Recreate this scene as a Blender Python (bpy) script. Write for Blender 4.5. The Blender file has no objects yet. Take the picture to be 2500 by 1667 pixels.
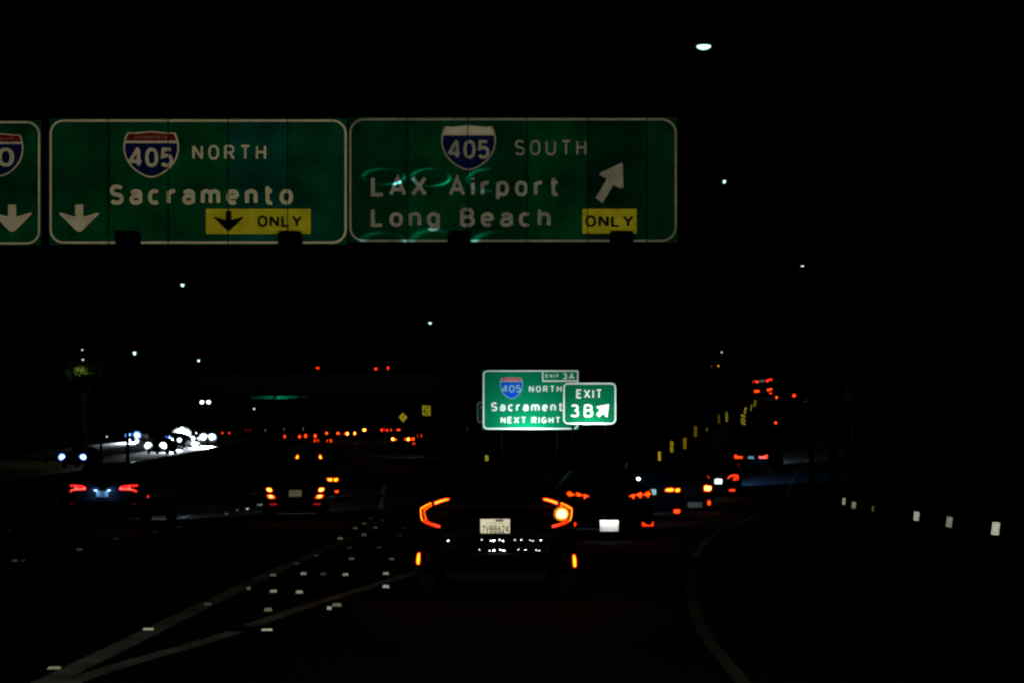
import bpy, bmesh, math, random
from mathutils import Vector, Matrix
random.seed(7)
R = math.radians
SC = bpy.context.scene
COL = SC.collection

# ------------------------------------------------------------------ camera
F, PX0, HY, CZ = 3472.2, 1250.0, 1115.0, 1.55      # focal length in photo pixels, principal x, horizon y, eye height
cam = bpy.data.cameras.new('camera'); cam.lens = 50; cam.sensor_width = 36
cam.shift_y = (HY - 833.5) / 2500.0
cam.clip_start = 0.1; cam.clip_end = 6000
camo = bpy.data.objects.new('camera', cam); COL.objects.link(camo)
camo.location = (0, 0, CZ); camo.rotation_euler = (R(90), 0, 0)
SC.camera = camo

# ------------------------------------------------------------------ night sky, faint moon
W = bpy.data.worlds.new('World'); SC.world = W; W.use_nodes = True
nt = W.node_tree
sky = nt.nodes.new('ShaderNodeTexSky'); sky.sky_type = 'NISHITA'; sky.sun_disc = False
sky.sun_elevation = R(-6); sky.sun_rotation = R(200)
nt.links.new(sky.outputs[0], nt.nodes['Background'].inputs[0])
nt.nodes['Background'].inputs[1].default_value = 0.001
sun = bpy.data.lights.new('moonlight', 'SUN'); sun.energy = 0.0004; sun.angle = R(0.5); sun.color = (0.8, 0.88, 1.0)
suno = bpy.data.objects.new('moonlight', sun); COL.objects.link(suno); suno.rotation_euler = (R(40), 0, R(200))

vs = SC.view_settings
vs.view_transform = 'Standard'; vs.look = 'None'; vs.exposure = 0; vs.gamma = 1; vs.use_curve_mapping = False
SC.cycles.use_denoising = True
SC.cycles.filter_width = 2.4
SC.cycles.max_bounces = 5
SC.cycles.sample_clamp_indirect = 4
SC.cycles.caustics_reflective = False; SC.cycles.caustics_refractive = False

# ------------------------------------------------------------------ helpers
def at(px, py, Y):
    return Vector(((px - PX0) * Y / F, Y, CZ + (HY - py) * Y / F))

def curve1(pts):
    """smooth monotone-ish interpolation through (x, y) points"""
    xs = [p[0] for p in pts]; ys = [p[1] for p in pts]; n = len(pts)
    d = [(ys[i+1]-ys[i])/(xs[i+1]-xs[i]) for i in range(n-1)]
    m = [d[0]] + [(d[i-1]*(xs[i+1]-xs[i]) + d[i]*(xs[i]-xs[i-1]))/(xs[i+1]-xs[i-1]) for i in range(1, n-1)] + [d[-1]]
    def f(x):
        if x <= xs[0]: return ys[0] + m[0]*(x-xs[0])
        if x >= xs[-1]: return ys[-1] + m[-1]*(x-xs[-1])
        i = 0
        while xs[i+1] < x: i += 1
        h = xs[i+1]-xs[i]; t = (x-xs[i])/h
        return ((2*t**3-3*t*t+1)*ys[i] + (t**3-2*t*t+t)*h*m[i] + (-2*t**3+3*t*t)*ys[i+1] + (t**3-t*t)*h*m[i+1])
    return f

def smooth(t):
    t = max(0.0, min(1.0, t)); return t*t*(3-2*t)

# road geometry (metres): main carriageway profile and drift, ramp profile and edge lines
zm = curve1([(-60,0),(0,0),(20,0),(40,-.16),(58,-.12),(90,.5),(120,1.5),(160,3.1),(200,4.7),(300,8.0),(600,14)])
sh = curve1([(-60,0),(20,0),(35,-.1),(50,-1.3),(70,-3),(90,-4.5),(160,-8),(200,-10),(300,-15),(600,-40)])
zr = curve1([(-60,0),(0,0),(20,0),(30,-.06),(40,-.2),(48,-.22),(56,-.05),(66,.7),(77,1.8),(97,3.9),(125,6.3),(150,8.0),(200,10.5),(300,13),(600,16)])
xrl = curve1([(-60,-3.1),(0,-3.1),(8,-3.1),(10,-3.0),(12,-2.55),(14.7,-2.1),(16.6,-1.75),(18.7,-1.35),(28,.5),(40,2.6),(58,5.9),(66,7.8),(77,11),(97,15.9),(125,20.3),(140,22.5),(150,24),(200,34),(300,60)])
xrr = curve1([(-60,1.7),(0,1.6),(10.5,1.6),(12.3,1.67),(14.4,1.85),(17.4,2.18),(21,2.66),(29,4.1),(40,6.6),(52,9.8),(67,13.4),(80,17.3),(100,22.5),(125,28),(150,33),(200,46),(300,75)])
def road_z(X, Y):
    x0 = -3.2 + sh(Y); x1 = max(xrl(Y), x0 + .3)
    a = zm(Y) - .018 * max(0.0, min(16.0, x0 - X)) * smooth(Y/25)
    return a + (zr(Y) - a) * smooth((X - x0) / (x1 - x0 + 1.0))

class MB:
    """collects faces for one mesh"""
    def __init__(s): s.v = []; s.f = []
    def add(s, verts, faces):
        o = len(s.v); s.v += [tuple(v) for v in verts]; s.f += [tuple(i+o for i in f) for f in faces]; return s
    def box(s, x0, x1, y0, y1, z0, z1):
        return s.add([(x0,y0,z0),(x1,y0,z0),(x1,y1,z0),(x0,y1,z0),(x0,y0,z1),(x1,y0,z1),(x1,y1,z1),(x0,y1,z1)],
                     [(0,3,2,1),(4,5,6,7),(0,1,5,4),(1,2,6,5),(2,3,7,6),(3,0,4,7)])
    def tube(s, pts, rad, n=8, cap=True):
        pts = [Vector(p) for p in pts]
        rads = rad if isinstance(rad, (list, tuple)) else [rad]*len(pts)
        rings = []
        for i, p in enumerate(pts):
            t = (pts[min(i+1, len(pts)-1)] - pts[max(i-1, 0)]).normalized()
            u = t.cross(Vector((0,0,1)) if abs(t.z) < .9 else Vector((1,0,0))).normalized(); w = t.cross(u)
            rings.append([p + (u*math.cos(2*math.pi*k/n) + w*math.sin(2*math.pi*k/n))*rads[i] for k in range(n)])
        vs_ = [v for r in rings for v in r]; fs = []
        for i in range(len(pts)-1):
            for k in range(n):
                fs.append((i*n+k, i*n+(k+1) % n, (i+1)*n+(k+1) % n, (i+1)*n+k))
        if cap: fs += [tuple(range(n-1, -1, -1)), tuple((len(pts)-1)*n+k for k in range(n))]
        return s.add(vs_, fs)
    def lathe_x(s, prof, x0, n=24):
        """rings around the x axis; prof = [(x, radius)]"""
        vs_ = [(x0+x, r*math.cos(2*math.pi*k/n), r*math.sin(2*math.pi*k/n)) for x, r in prof for k in range(n)]
        fs = [(i*n+k, i*n+(k+1) % n, (i+1)*n+(k+1) % n, (i+1)*n+k) for i in range(len(prof)-1) for k in range(n)]
        return s.add(vs_, fs)
    def grid(s, rows):
        m = len(rows[0])
        return s.add([v for r in rows for v in r], [(i*m+j, i*m+j+1, (i+1)*m+j+1, (i+1)*m+j) for i in range(len(rows)-1) for j in range(m-1)])
    def prism(s, pts, front, back):
        """polygon given as list of points; front/back map a point to 3-D"""
        n = len(pts)
        if sum(pts[i][0]*pts[(i+1) % n][1] - pts[(i+1) % n][0]*pts[i][1] for i in range(n)) < 0: pts = pts[::-1]
        vs_ = [front(p) for p in pts] + [back(p) for p in pts]
        fs = [tuple(range(n)), tuple(range(2*n-1, n-1, -1))] + [(i, i+n, (i+1) % n+n, (i+1) % n) for i in range(n)]
        return s.add(vs_, fs)
    def mesh(s, name, sm=False, tri=True):
        me = bpy.data.meshes.new(name); me.from_pydata(s.v, [], s.f); me.update()
        bm = bmesh.new(); bm.from_mesh(me)
        ng = [f for f in bm.faces if len(f.verts) > 4]
        if ng and tri: bmesh.ops.triangulate(bm, faces=ng)
        bmesh.ops.recalc_face_normals(bm, faces=bm.faces)
        if sm:
            for f in bm.faces: f.smooth = True
        bm.to_mesh(me); bm.free()
        return me
    def build(s, name, mat, parent=None, sm=False):
        return link(name, s.mesh(name, sm), mat, parent)

def link(name, me, mat, parent=None):
    o = bpy.data.objects.new(name, me); COL.objects.link(o)
    if mat is not None and not me.materials: me.materials.append(mat)
    if parent is not None: o.parent = parent
    return o
def empty(name, loc=(0,0,0), rot=(0,0,0)):
    o = bpy.data.objects.new(name, None); COL.objects.link(o); o.location = loc; o.rotation_euler = rot
    o.empty_display_size = .1
    return o
def tag(o, label=None, cat=None, group=None, kind=None):
    if label: o['label'] = label
    if cat: o['category'] = cat
    if group: o['group'] = group
    if kind: o['kind'] = kind
    return o

# ------------------------------------------------------------------ materials
MATS = {}
def mat(name, col, rough=.6, metal=0., emit=None, estr=0., coat=0., noise=None, bump=0., spec=.5):
    if name in MATS: return MATS[name]
    m = bpy.data.materials.new(name); m.use_nodes = True; n = m.node_tree; b = n.nodes['Principled BSDF']
    b.inputs['Base Color'].default_value = (*col, 1); b.inputs['Roughness'].default_value = rough
    b.inputs['Metallic'].default_value = metal; b.inputs['Coat Weight'].default_value = coat
    b.inputs['Specular IOR Level'].default_value = spec
    if emit:
        b.inputs['Emission Color'].default_value = (*emit, 1); b.inputs['Emission Strength'].default_value = estr
    if noise:
        sc, amt = noise
        tc = n.nodes.new('ShaderNodeTexCoord'); nz = n.nodes.new('ShaderNodeTexNoise'); nz.inputs['Scale'].default_value = sc
        nz.inputs['Detail'].default_value = 6
        n.links.new(tc.outputs['Object'], nz.inputs['Vector'])
        rmp = n.nodes.new('ShaderNodeValToRGB')
        rmp.color_ramp.elements[0].position = .3; rmp.color_ramp.elements[1].position = .7
        rmp.color_ramp.elements[0].color = (*[c*(1-amt) for c in col], 1); rmp.color_ramp.elements[1].color = (*[min(1, c*(1+amt*.6)) for c in col], 1)
        n.links.new(nz.outputs['Fac'], rmp.inputs[0]); n.links.new(rmp.outputs[0], b.inputs['Base Color'])
        if bump:
            bp = n.nodes.new('ShaderNodeBump'); bp.inputs['Strength'].default_value = bump
            nz2 = n.nodes.new('ShaderNodeTexNoise'); nz2.inputs['Scale'].default_value = sc*14
            n.links.new(tc.outputs['Object'], nz2.inputs['Vector'])
            n.links.new(nz2.outputs['Fac'], bp.inputs['Height']); n.links.new(bp.outputs[0], b.inputs['Normal'])
    MATS[name] = m
    return m
def retro(name, col, noise=None, gain=1.0, rough=.42, diff=.8, speck=0.):
    """retroreflective sheeting (glass beads, prisms): a plain diffuse colour plus a lobe that sends light back towards its source"""
    if name in MATS: return MATS[name]
    m = bpy.data.materials.new(name); m.use_nodes = True; n = m.node_tree; n.nodes.remove(n.nodes['Principled BSDF'])
    out = n.nodes['Material Output']; ad = n.nodes.new('ShaderNodeAddShader')
    df = n.nodes.new('ShaderNodeBsdfDiffuse'); gs = n.nodes.new('ShaderNodeBsdfGlossy'); gs.inputs['Roughness'].default_value = rough
    ge = n.nodes.new('ShaderNodeNewGeometry'); n.links.new(ge.outputs['Incoming'], gs.inputs['Normal'])
    df.inputs[0].default_value = (*[c*diff for c in col], 1); gs.inputs[0].default_value = (*[c*gain for c in col], 1)
    if noise:
        sc, amt = noise
        tc = n.nodes.new('ShaderNodeTexCoord'); nz = n.nodes.new('ShaderNodeTexNoise'); nz.inputs['Scale'].default_value = sc; nz.inputs['Detail'].default_value = 6
        n.links.new(tc.outputs['Object'], nz.inputs['Vector'])
        for sh_, k in ((df, diff), (gs, gain)):
            rmp = n.nodes.new('ShaderNodeValToRGB'); rmp.color_ramp.elements[0].position = .3; rmp.color_ramp.elements[1].position = .7
            rmp.color_ramp.elements[0].color = (*[c*k*(1-amt) for c in col], 1); rmp.color_ramp.elements[1].color = (*[c*k*(1+amt*.5) for c in col], 1)
            n.links.new(nz.outputs['Fac'], rmp.inputs[0])
            if speck:
                n2 = n.nodes.new('ShaderNodeTexNoise'); n2.inputs['Scale'].default_value = 28; n2.inputs['Detail'].default_value = 4
                n.links.new(tc.outputs['Object'], n2.inputs['Vector'])
                mr = n.nodes.new('ShaderNodeMapRange'); mr.inputs[1].default_value = .35; mr.inputs[2].default_value = .68; mr.inputs[3].default_value = 1-speck; mr.inputs[4].default_value = 1+speck
                n.links.new(n2.outputs['Fac'], mr.inputs[0])
                vm = n.nodes.new('ShaderNodeVectorMath'); vm.operation = 'SCALE'; n.links.new(rmp.outputs[0], vm.inputs[0]); n.links.new(mr.outputs[0], vm.inputs['Scale'])
                n.links.new(vm.outputs[0], sh_.inputs[0])
            else: n.links.new(rmp.outputs[0], sh_.inputs[0])
    n.links.new(df.outputs[0], ad.inputs[0]); n.links.new(gs.outputs[0], ad.inputs[1]); n.links.new(ad.outputs[0], out.inputs[0])
    MATS[name] = m; return m
ASPH = mat('asphalt', (.022,.022,.023), .85, noise=(.35,.45), bump=.35, spec=.12)
DIRT = mat('dry_soil', (.02,.018,.014), .95, noise=(.12,.5), bump=.3, spec=.05)
PAINT = retro('worn_road_paint', (.45,.48,.42), (1.8,.6), .030, .5, .75, speck=.3)
PAINTD = retro('dim_edge_paint', (.33,.31,.24), (1.4,.5), .009, .5, .45, speck=.2)  # darker copy of the line paint for the unlit stretches of the edge line
CONC = mat('barrier_concrete', (.05,.05,.048), .95, noise=(.7,.35), bump=.15, spec=.08)
CONCD = mat('bridge_concrete', (.025,.025,.024), .95, noise=(.25,.35), spec=.05)
STEEL = mat('weathered_steel', (.009,.0085,.008), .9, noise=(3,.3), spec=.06)
DARKM = mat('black_housing', (.006,.006,.006), .8, spec=.1)
SEAM = mat('panel_seam', (.002,.004,.003), .95, spec=.05)
POSTM = mat('dark_timber_post', (.0035,.003,.0025), .95, spec=.03)
GREENS = [retro('sign_green_%d' % i, c, (1.3,.6), speck=.45) for i, c in enumerate([(.001,.098,.03),(.001,.084,.027),(.001,.085,.042),(.001,.094,.06),(.001,.058,.021),(.001,.038,.016)])]
LEG = retro('aged_legend', (.86,.8,.54), (3,.25), speck=.12)
LEG2 = retro('grey_legend', (.46,.46,.36), (2.2,.35), speck=.12)  # darker, greyer legend colour
LEGW = retro('white_legend', (.88,.9,.87), (5,.06))
YEL = retro('sign_yellow', (.74,.66,.025), (3,.25), speck=.2)
BLK = mat('black_legend', (.006,.006,.006), .7)
SRED = retro('shield_red', (.22,.012,.01), (5,.3), speck=.3)
SBLU = retro('shield_blue', (.003,.013,.085), (4,.3), speck=.3)
SBLUB = retro('shield_blue_bright', (.004,.07,.55), (4,.1))
SREDB = retro('shield_red_bright', (.6,.05,.07), (6,.15))
EXG = retro('exit_sign_green', (.002,.19,.085), (1.1,.15), speck=.3)
EXG2 = retro('exit_sign_green_deep', (.002,.15,.058), (1.3,.15), speck=.3)
REFW = retro('white_reflector', (.9,.92,.82), (60,.12))
REFA = retro('amber_reflector', (.9,.45,.02), None, 3)
REFY = retro('yellow_reflector', (.5,.36,.008), (9,.3), .9, speck=.25)
RUB = mat('tyre_rubber', (.008,.008,.008), .95, spec=.1)
RIM = mat('wheel_alloy', (.03,.03,.03), .5, .5)
GLASS = mat('tinted_glass', (.002,.002,.002), .3, spec=.04)
LENSD = mat('dark_red_lens', (.05,.002,.002), .15)
PLATE = retro('licence_plate', (.82,.76,.56), (9,.08), .9)
PLATEW = retro('licence_plate_white', (.9,.92,.88))
PLINK = mat('plate_ink', (.01,.02,.05), .6)
PLRED = mat('plate_red_ink', (.6,.12,.08), .6)
def paint(name, col, rough=.12): return mat(name, col, rough, 0, coat=0, spec=.03)
P_MAROON = paint('maroon_paint', (.0016,.0003,.0003), .5)
P_BLACK = paint('black_paint', (.0012,.0012,.0014), .55)
P_GREY = paint('grey_paint', (.004,.004,.0045), .4)
P_SILVER = paint('silver_paint', (.010,.011,.013), .6)
P_BLUE = paint('blue_paint', (.002,.004,.009), .5)
def glow(name, col, s): return mat(name, (col[0]*.4, col[1]*.4, col[2]*.4), .4, emit=col, estr=s)
G_ORANGE = glow('brake_orange', (1,.095,.002), 3.0)
G_YEL = glow('brake_yellow', (1,.36,.006), 4.0)
G_HOT = glow('brake_hot', (1,.42,.05), 9)
G_RED = glow('tail_red', (1,.03,.003), 1.7)
G_REDO = glow('tail_red_orange', (1,.06,.003), 2.6)
G_RIM = glow('lamp_rim_red', (1,.03,.002), 1.4)
G_REDDIM = glow('tail_red_dim', (1,.01,.006), .32)
G_REDA = glow('tail_red_pure', (1,.02,.02), 1.5)
G_REDH = glow('tail_red_line', (1,.22,.16), 1.6)
G_BLINK = glow('indicator_amber', (1,.62,.16), 5)
G_HEAD = glow('headlamp_white', (.85,.97,1), 11)
G_HEADB = glow('headlamp_blue', (.5,.72,1), 9)
G_STREET = glow('street_lamp_white', (.6,1,.7), 1.8)
G_STREETW = glow('street_lamp_dim', (.8,1,.75), 1.2)
G_STREETO = glow('street_lamp_amber', (1,.35,.03), 1.2)
G_PLATE = glow('plate_lamp', (.55,.75,1), 3)

def lamp(kind, name, loc, power, col, parent=None, rot=None, angle=None, blend=.6, size=.05, target=None):
    l = bpy.data.lights.new(name, kind); l.energy = power; l.color = col; l.shadow_soft_size = size
    if kind == 'SPOT': l.spot_size = R(angle); l.spot_blend = blend
    o = bpy.data.objects.new(name, l); COL.objects.link(o); o.location = loc
    if target is not None:
        o.rotation_euler = (Vector(target) - Vector(loc)).to_track_quat('-Z', 'Y').to_euler()
    elif rot is not None: o.rotation_euler = rot
    if parent is not None: o.parent = parent
    return o

# headlamps of the car the picture is taken from (below and just ahead of the eye)
for x in (-.62, .62):
    lamp('SPOT', 'own_headlamp', (x, 1.2, .68), 295, (1, .96, .8), target=(x*1.2 - .6, 30, 1.2), angle=95, blend=1, size=.06)
# headlamps of the traffic following behind, seen mirrored in the bumper ahead
for xb, p in ((-.425,.25),(-.334,1.6),(-.098,.15),(-.045,.3),(-.02,.5),(.012,.45),(.106,.2),(.153,.35),(.21,.2),(.235,.2),(.289,1.4),(.355,.9)):
    lamp('SPOT', 'following_headlamp', (xb*46, -14.6-random.random()*2, random.choice((.6,.7,.8,1.0,1.3))), 520*p, (.92, .97, 1), target=(0, 15.4, .6), angle=7, blend=.4, size=random.choice((.1,.15,.2)))




# ------------------------------------------------------------------ ground, roads
ys = [-40,-20,-8,0] + [2+1.5*i for i in range(40)] + [62+3*i for i in range(47)] + [203+12*i for i in range(34)]
def sheet(name, fa, fb, yy, n, m, dz=0., kind='structure', label=None):
    rows = []
    for y in yy:
        a, b = fa(y), fb(y)
        rows.append([(a+(b-a)*i/n, y, road_z(a+(b-a)*i/n, y)+dz) for i in range(n+1)])
    o = MB().grid(rows).build(name, m, sm=True)
    tag(o, label, None, None, kind); return o
gx = [-900,-400,-200,-120,-80,-60,-46] + [-40+2*i for i in range(41)] + [46,60,80,120,200,400,900]
gy = [-60] + ys + [650,800,1100,1600,2400]
rows = []
for y in gy:
    r_ = []
    for x in gx:
        yy = min(y, 600)
        xl, xr = -40+sh(yy), max(xrr(yy)+3, -1)
        z = road_z(max(xl, min(xr, x)), yy) - .22
        r_.append((x, y, z))
    rows.append(r_)
tag(MB().grid(rows).build('ground', DIRT, sm=True), kind='structure')
near = [y for y in ys if y <= 62]; far = [y for y in ys if y >= 61]
sheet('road', lambda y: -20.6+sh(y), lambda y: xrr(y)+2.6, near, 28, ASPH)
sheet('road', lambda y: -20.6+sh(y), lambda y: -1.2+sh(y), far, 12, ASPH)
sheet('opposite_road', lambda y: -40+sh(y), lambda y: -20.6+sh(y), ys, 12, mat('concrete_pavement', (.12,.12,.115), .8, noise=(.3,.3), bump=.2, spec=.2))
sheet('ramp_road', lambda y: xrl(y)-1.0, lambda y: xrr(y)+2.6, far, 8, ASPH)

def line(name, fx, y0, y1, w, step=1.0, dz=.005):
    n = max(2, int((y1-y0)/step)); rows = []
    for i in range(n+1):
        y = y0+(y1-y0)*i/n; x = fx(y)
        rows.append([(x-w/2, y, road_z(x-w/2, y)+dz), (x+w/2, y, road_z(x+w/2, y)+dz)])
    return tag(MB().grid(rows).build(name, PAINTD if name == 'edge_line' else PAINT), kind='structure')
line('gore_line', lambda y: -3.22+sh(y)+ (0 if y < 35 else 0), 4, 34, .2)
line('gore_line', lambda y: -3.3+sh(y), 36, 75, .16)
line('gore_line', lambda y: xrl(y)+.02, 8.6, 12.5, .17, .3)
line('gore_line', lambda y: xrl(y), 12.9, 34, .17, .5)
line('edge_line', lambda y: xrr(y), 6, 22, .11, .5)
line('edge_stripe', lambda y: xrr(y), 22, 62, .13, .5)  # same line in brighter paint where it is lit; light put into the colour
line('edge_line', lambda y: xrr(y), 62, 140, .11, 2)
# crosswise chevron bars of the gore
for y0, xa, xb in ((12.9,-3.0,-2.5),(16.2,-3.0,-1.95),(20.0,-3.0,-1.2)):
    rows = [[(xa, y0, .0055), (xa, y0+.10, .0055)], [(xb, y0+.04, .0055), (xb, y0+.16, .0055)]]
    tag(MB().grid(rows).build('gore_bar', mat('faded_paint', (.11,.11,.105), .8, noise=(2,.4))), kind='structure')

# lane lines of dashes on the main carriageway
for k in range(11):
    y0 = 13+k*7.4
    line('lane_dash', lambda y: -9.3+sh(y), y0, y0+2.2, .1, .5)

# ------------------------------------------------------------------ raised pavement markers
def marker_mesh(w=.1, d=.09, h=.03):
    b = MB()
    b.add([(-w/2,0,0),(w/2,0,0),(w/2,d,0),(-w/2,d,0),(-w*.42,.03,h),(w*.42,.03,h),(w*.42,d-.03,h),(-w*.42,d-.03,h)],
          [(0,3,2,1),(4,5,6,7),(0,1,5,4),(1,2,6,5),(2,3,7,6),(3,0,4,7)])
    me = b.mesh('marker_body'); return me
MK_BODY = marker_mesh()
lm = MB(); lm.add([(-.046,-.003,.003),(.046,-.003,.003),(.040,.026,.034),(-.040,.026,.034),(-.046,.004,.003),(.046,.004,.003),(.040,.033,.034),(-.040,.033,.034)],
       [(0,1,2,3),(7,6,5,4),(0,4,5,1),(1,5,6,2),(2,6,7,3),(3,7,4,0)])
MK_LENS = lm.mesh('marker_lens'); MK_LENS.materials.append(retro('marker_lens', (.9,.95,.8), (150,.5), .75, .5, .6))
MK_LENS2 = MK_LENS.copy(); MK_LENS2.materials.clear(); MK_LENS2.materials.append(retro('marker_lens_worn', (.8,.78,.6), (150,.6), .36, .5, .5))
MK_LENSD = MK_LENS.copy(); MK_LENSD.materials.clear(); MK_LENSD.materials.append(retro('dirty_reflector', (.2,.19,.15), (150,.6), .25))
MK_BODY.materials.append(mat('marker_ceramic', (.06,.06,.055), .7, spec=.2))
def ground_hit(px, py):
    Y = 20.
    for _ in range(30):
        X = (px-PX0)*Y/F; z = road_z(X, Y); Y = (CZ-z)*F/(py-HY)
    return (px-PX0)*Y/F, Y
mk = [(80,386,1),(127,386,0),(437,326,1),(640,264,0),(855,226,0),(987,198,0),(1365,97,1),(1425,75,1),(1440,73,1),
 (297,982,1),(817,765,1),(1472,769,1),(1480,661,1),(1146,630,0),(1372,542,1),(1508,558,1),(1652,563,1),(1507,467,1),(1675,459,1),(1785,461,0),
 (1907,465,1),(2130,459,1),(2130,532,1),(1858,635,1),(1817,653,1),(2162,377,1),(1940,376,1),(1877,263,1),(1928,314,0),(2092,313,0),(2010,243,1),
 (1962,205,1),(2073,203,1),(2012,180,1),(2047,151,1),(2115,161,1),(2203,165,0),(2233,205,0),(2205,245,0),(1745,357,0),(1637,402,0),
 (320,62,0),(62,98,0),(45,215,0),(1310,105,0),(1250,125,0),(1200,140,0)]
ORD = 'nearest,second,third,fourth,fifth,sixth,seventh,eighth,ninth,tenth,eleventh,twelfth,thirteenth,fourteenth,fifteenth,sixteenth,seventeenth,eighteenth,nineteenth,twentieth,twenty-first,twenty-second,twenty-third,twenty-fourth,twenty-fifth,twenty-sixth,twenty-seventh,twenty-eighth,twenty-ninth,thirtieth'.split(',')
mk.sort(key=lambda t: -t[1]); mcount = {}
for cx, cy, bright in mk:
    where = 'in the left lanes' if cx < 1100 and cy < 500 or cx < 1450 and cy < 200 else 'in the gore between the white lines'
    key = (bright, where); mcount[key] = mcount.get(key, -1)+1; od = ORD[mcount[key]]
    od = 'the nearest' if od == 'nearest' else 'the %s nearest' % od
    X, Y = ground_hit(cx/2.2615, 1200+cy/2.2615)
    e = empty('pavement_marker', (X, Y, road_z(X, Y)+.004))
    tag(e, ('bright white raised road marker %s, %s' if bright else 'dull grey raised road marker %s, %s') % (where, od),
        'road marker', 'raised pavement markers')
    s = .85 if Y < 25 else 1.1
    for nm, me in (('marker_body', MK_BODY), ('reflector_lens', (MK_LENS2 if (cx*7+cy) % 5 < 2 else MK_LENS) if bright else MK_LENSD)):
        o = link(nm, me, None, e)
    e.scale = (s*(.6 if cx in (1372,1817) else 1.25 if cx in (817,1472,1858,297) else 1), s, s*(.6 if cx in (817,1472,297) else 1.15))

# ------------------------------------------------------------------ text
# highway lettering drawn as strokes: glyph -> (width, [polylines]); x and y in cap heights, measured on the stroke's centre line
def sarc(cx, cy, rx, ry, a0, a1, n=10, e=2.35):
    out = []
    for k in range(n+1):
        a = R(a0+(a1-a0)*k/n); c, q_ = math.cos(a), math.sin(a)
        out.append((cx+rx*math.copysign(abs(c)**(2/e), c), cy+ry*math.copysign(abs(q_)**(2/e), q_)))
    return out
def oval(w, h, y0=0.): return sarc(w/2, y0+h/2, w/2, h/2, 0, 360, 22)
XH = .72
GL = {
 'A': (.64, [[(0,0),(.32,1),(.64,0)],[(.10,.30),(.54,.30)]]),
 'B': (.52, [[(0,0),(0,1)],[(0,1),(.26,1)]+sarc(.26,.765,.22,.235,90,-90,8)+[(0,.53)],[(.26,.53)]+sarc(.28,.265,.24,.265,90,-90,8)+[(0,0)]]),
 'C': (.52, [sarc(.27,.5,.27,.5,48,312,16)]),
 'E': (.46, [[(.46,1),(0,1),(0,0),(.46,0)],[(0,.52),(.40,.52)]]),
 'G': (.54, [sarc(.27,.5,.27,.5,48,330,16)+[(.54,.44),(.30,.44)]]),
 'H': (.52, [[(0,0),(0,1)],[(.52,0),(.52,1)],[(0,.52),(.52,.52)]]),
 'I': (.0, [[(0,0),(0,1)]]),
 'L': (.46, [[(0,1),(0,0),(.46,0)]]),
 'N': (.54, [[(0,0),(0,1)],[(0,1),(.54,0)],[(.54,0),(.54,1)]]),
 'O': (.56, [oval(.56,1)]),
 'R': (.54, [[(0,0),(0,1)],[(0,1),(.28,1)]+sarc(.28,.74,.24,.26,90,-90,8)+[(0,.48)],[(.27,.48),(.54,0)]]),
 'S': (.52, [sarc(.26,.76,.25,.24,25,250,11)+sarc(.26,.25,.26,.25,75,-155,11)]),
 'T': (.54, [[(0,1),(.54,1)],[(.27,1),(.27,0)]]),
 'U': (.54, [[(0,1),(0,.3)]+sarc(.27,.3,.27,.3,180,360,10)+[(.54,1)]]),
 'V': (.56, [[(0,1),(.28,0),(.56,1)]]),
 'X': (.58, [[(0,0),(.58,1)],[(0,1),(.58,0)]]),
 'Y': (.58, [[(0,1),(.29,.44)],[(.58,1),(.29,.44)],[(.29,.44),(.29,0)]]),
 '0': (.50, [oval(.50,1)]),
 '1': (.18, [[(0,.80),(.18,1),(.18,0)]]),
 '2': (.48, [sarc(.24,.74,.24,.26,165,-20,11)+[(.40,.5),(0,0),(.48,0)]]),
 '3': (.50, [sarc(.24,.76,.22,.24,150,-90,10),sarc(.24,.265,.26,.265,90,-150,11)]),
 '4': (.56, [[(.42,0),(.42,1)],[(.42,1),(.36,1),(0,.30),(.04,.26)],[(0,.26),(.56,.26)]]),
 '5': (.48, [[(.44,1),(.06,1),(.03,.55)]+sarc(.23,.31,.25,.31,125,-150,13)]),
 '6': (.50, [oval(.50,.58),[(0,.29),(.10,.68),(.32,1)]]),
 '7': (.48, [[(0,1),(.48,1),(.14,0)]]),
 'a': (.44, [[(.03,.57)]+sarc(.23,.50,.21,.22,140,0,8)+[(.44,0)],[(.44,.42),(.24,.42)]+sarc(.22,.21,.22,.21,90,270,9)+[(.34,.04),(.44,.14)]]),
 'c': (.44, [sarc(.235,XH/2,.235,XH/2,52,308,14)]),
 'e': (.46, [[(0,.37),(.46,.37)],sarc(.23,XH/2,.23,XH/2,0,308,16)]),
 'g': (.46, [oval(.46,XH),[(.46,XH),(.46,-.06)]+sarc(.22,-.06,.24,.2,0,-150,8)]),
 'h': (.44, [[(0,0),(0,1)],[(0,.45)]+sarc(.22,.47,.22,.25,180,0,10)+[(.44,0)]]),
 'i': (.0, [[(0,0),(0,XH)],[(0,.90),(0,1.0)]]),
 'm': (.78, [[(0,0),(0,XH)],[(0,.45)]+sarc(.195,.49,.195,.23,180,0,9)+[(.39,0)],[(.39,.45)]+sarc(.585,.49,.195,.23,180,0,9)+[(.78,0)]]),
 'n': (.44, [[(0,0),(0,XH)],[(0,.45)]+sarc(.22,.47,.22,.25,180,0,10)+[(.44,0)]]),
 'o': (.48, [oval(.48,XH)]),
 'p': (.46, [[(0,XH),(0,-.27)],oval(.46,XH)]),
 'r': (.30, [[(0,0),(0,XH)],[(0,.42)]+sarc(.24,.44,.24,.28,180,75,7)]),
 't': (.32, [[(.11,1.0),(.11,.16)]+sarc(.25,.14,.14,.14,180,300,6),[(0,XH),(.32,XH)]]),
}
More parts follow.
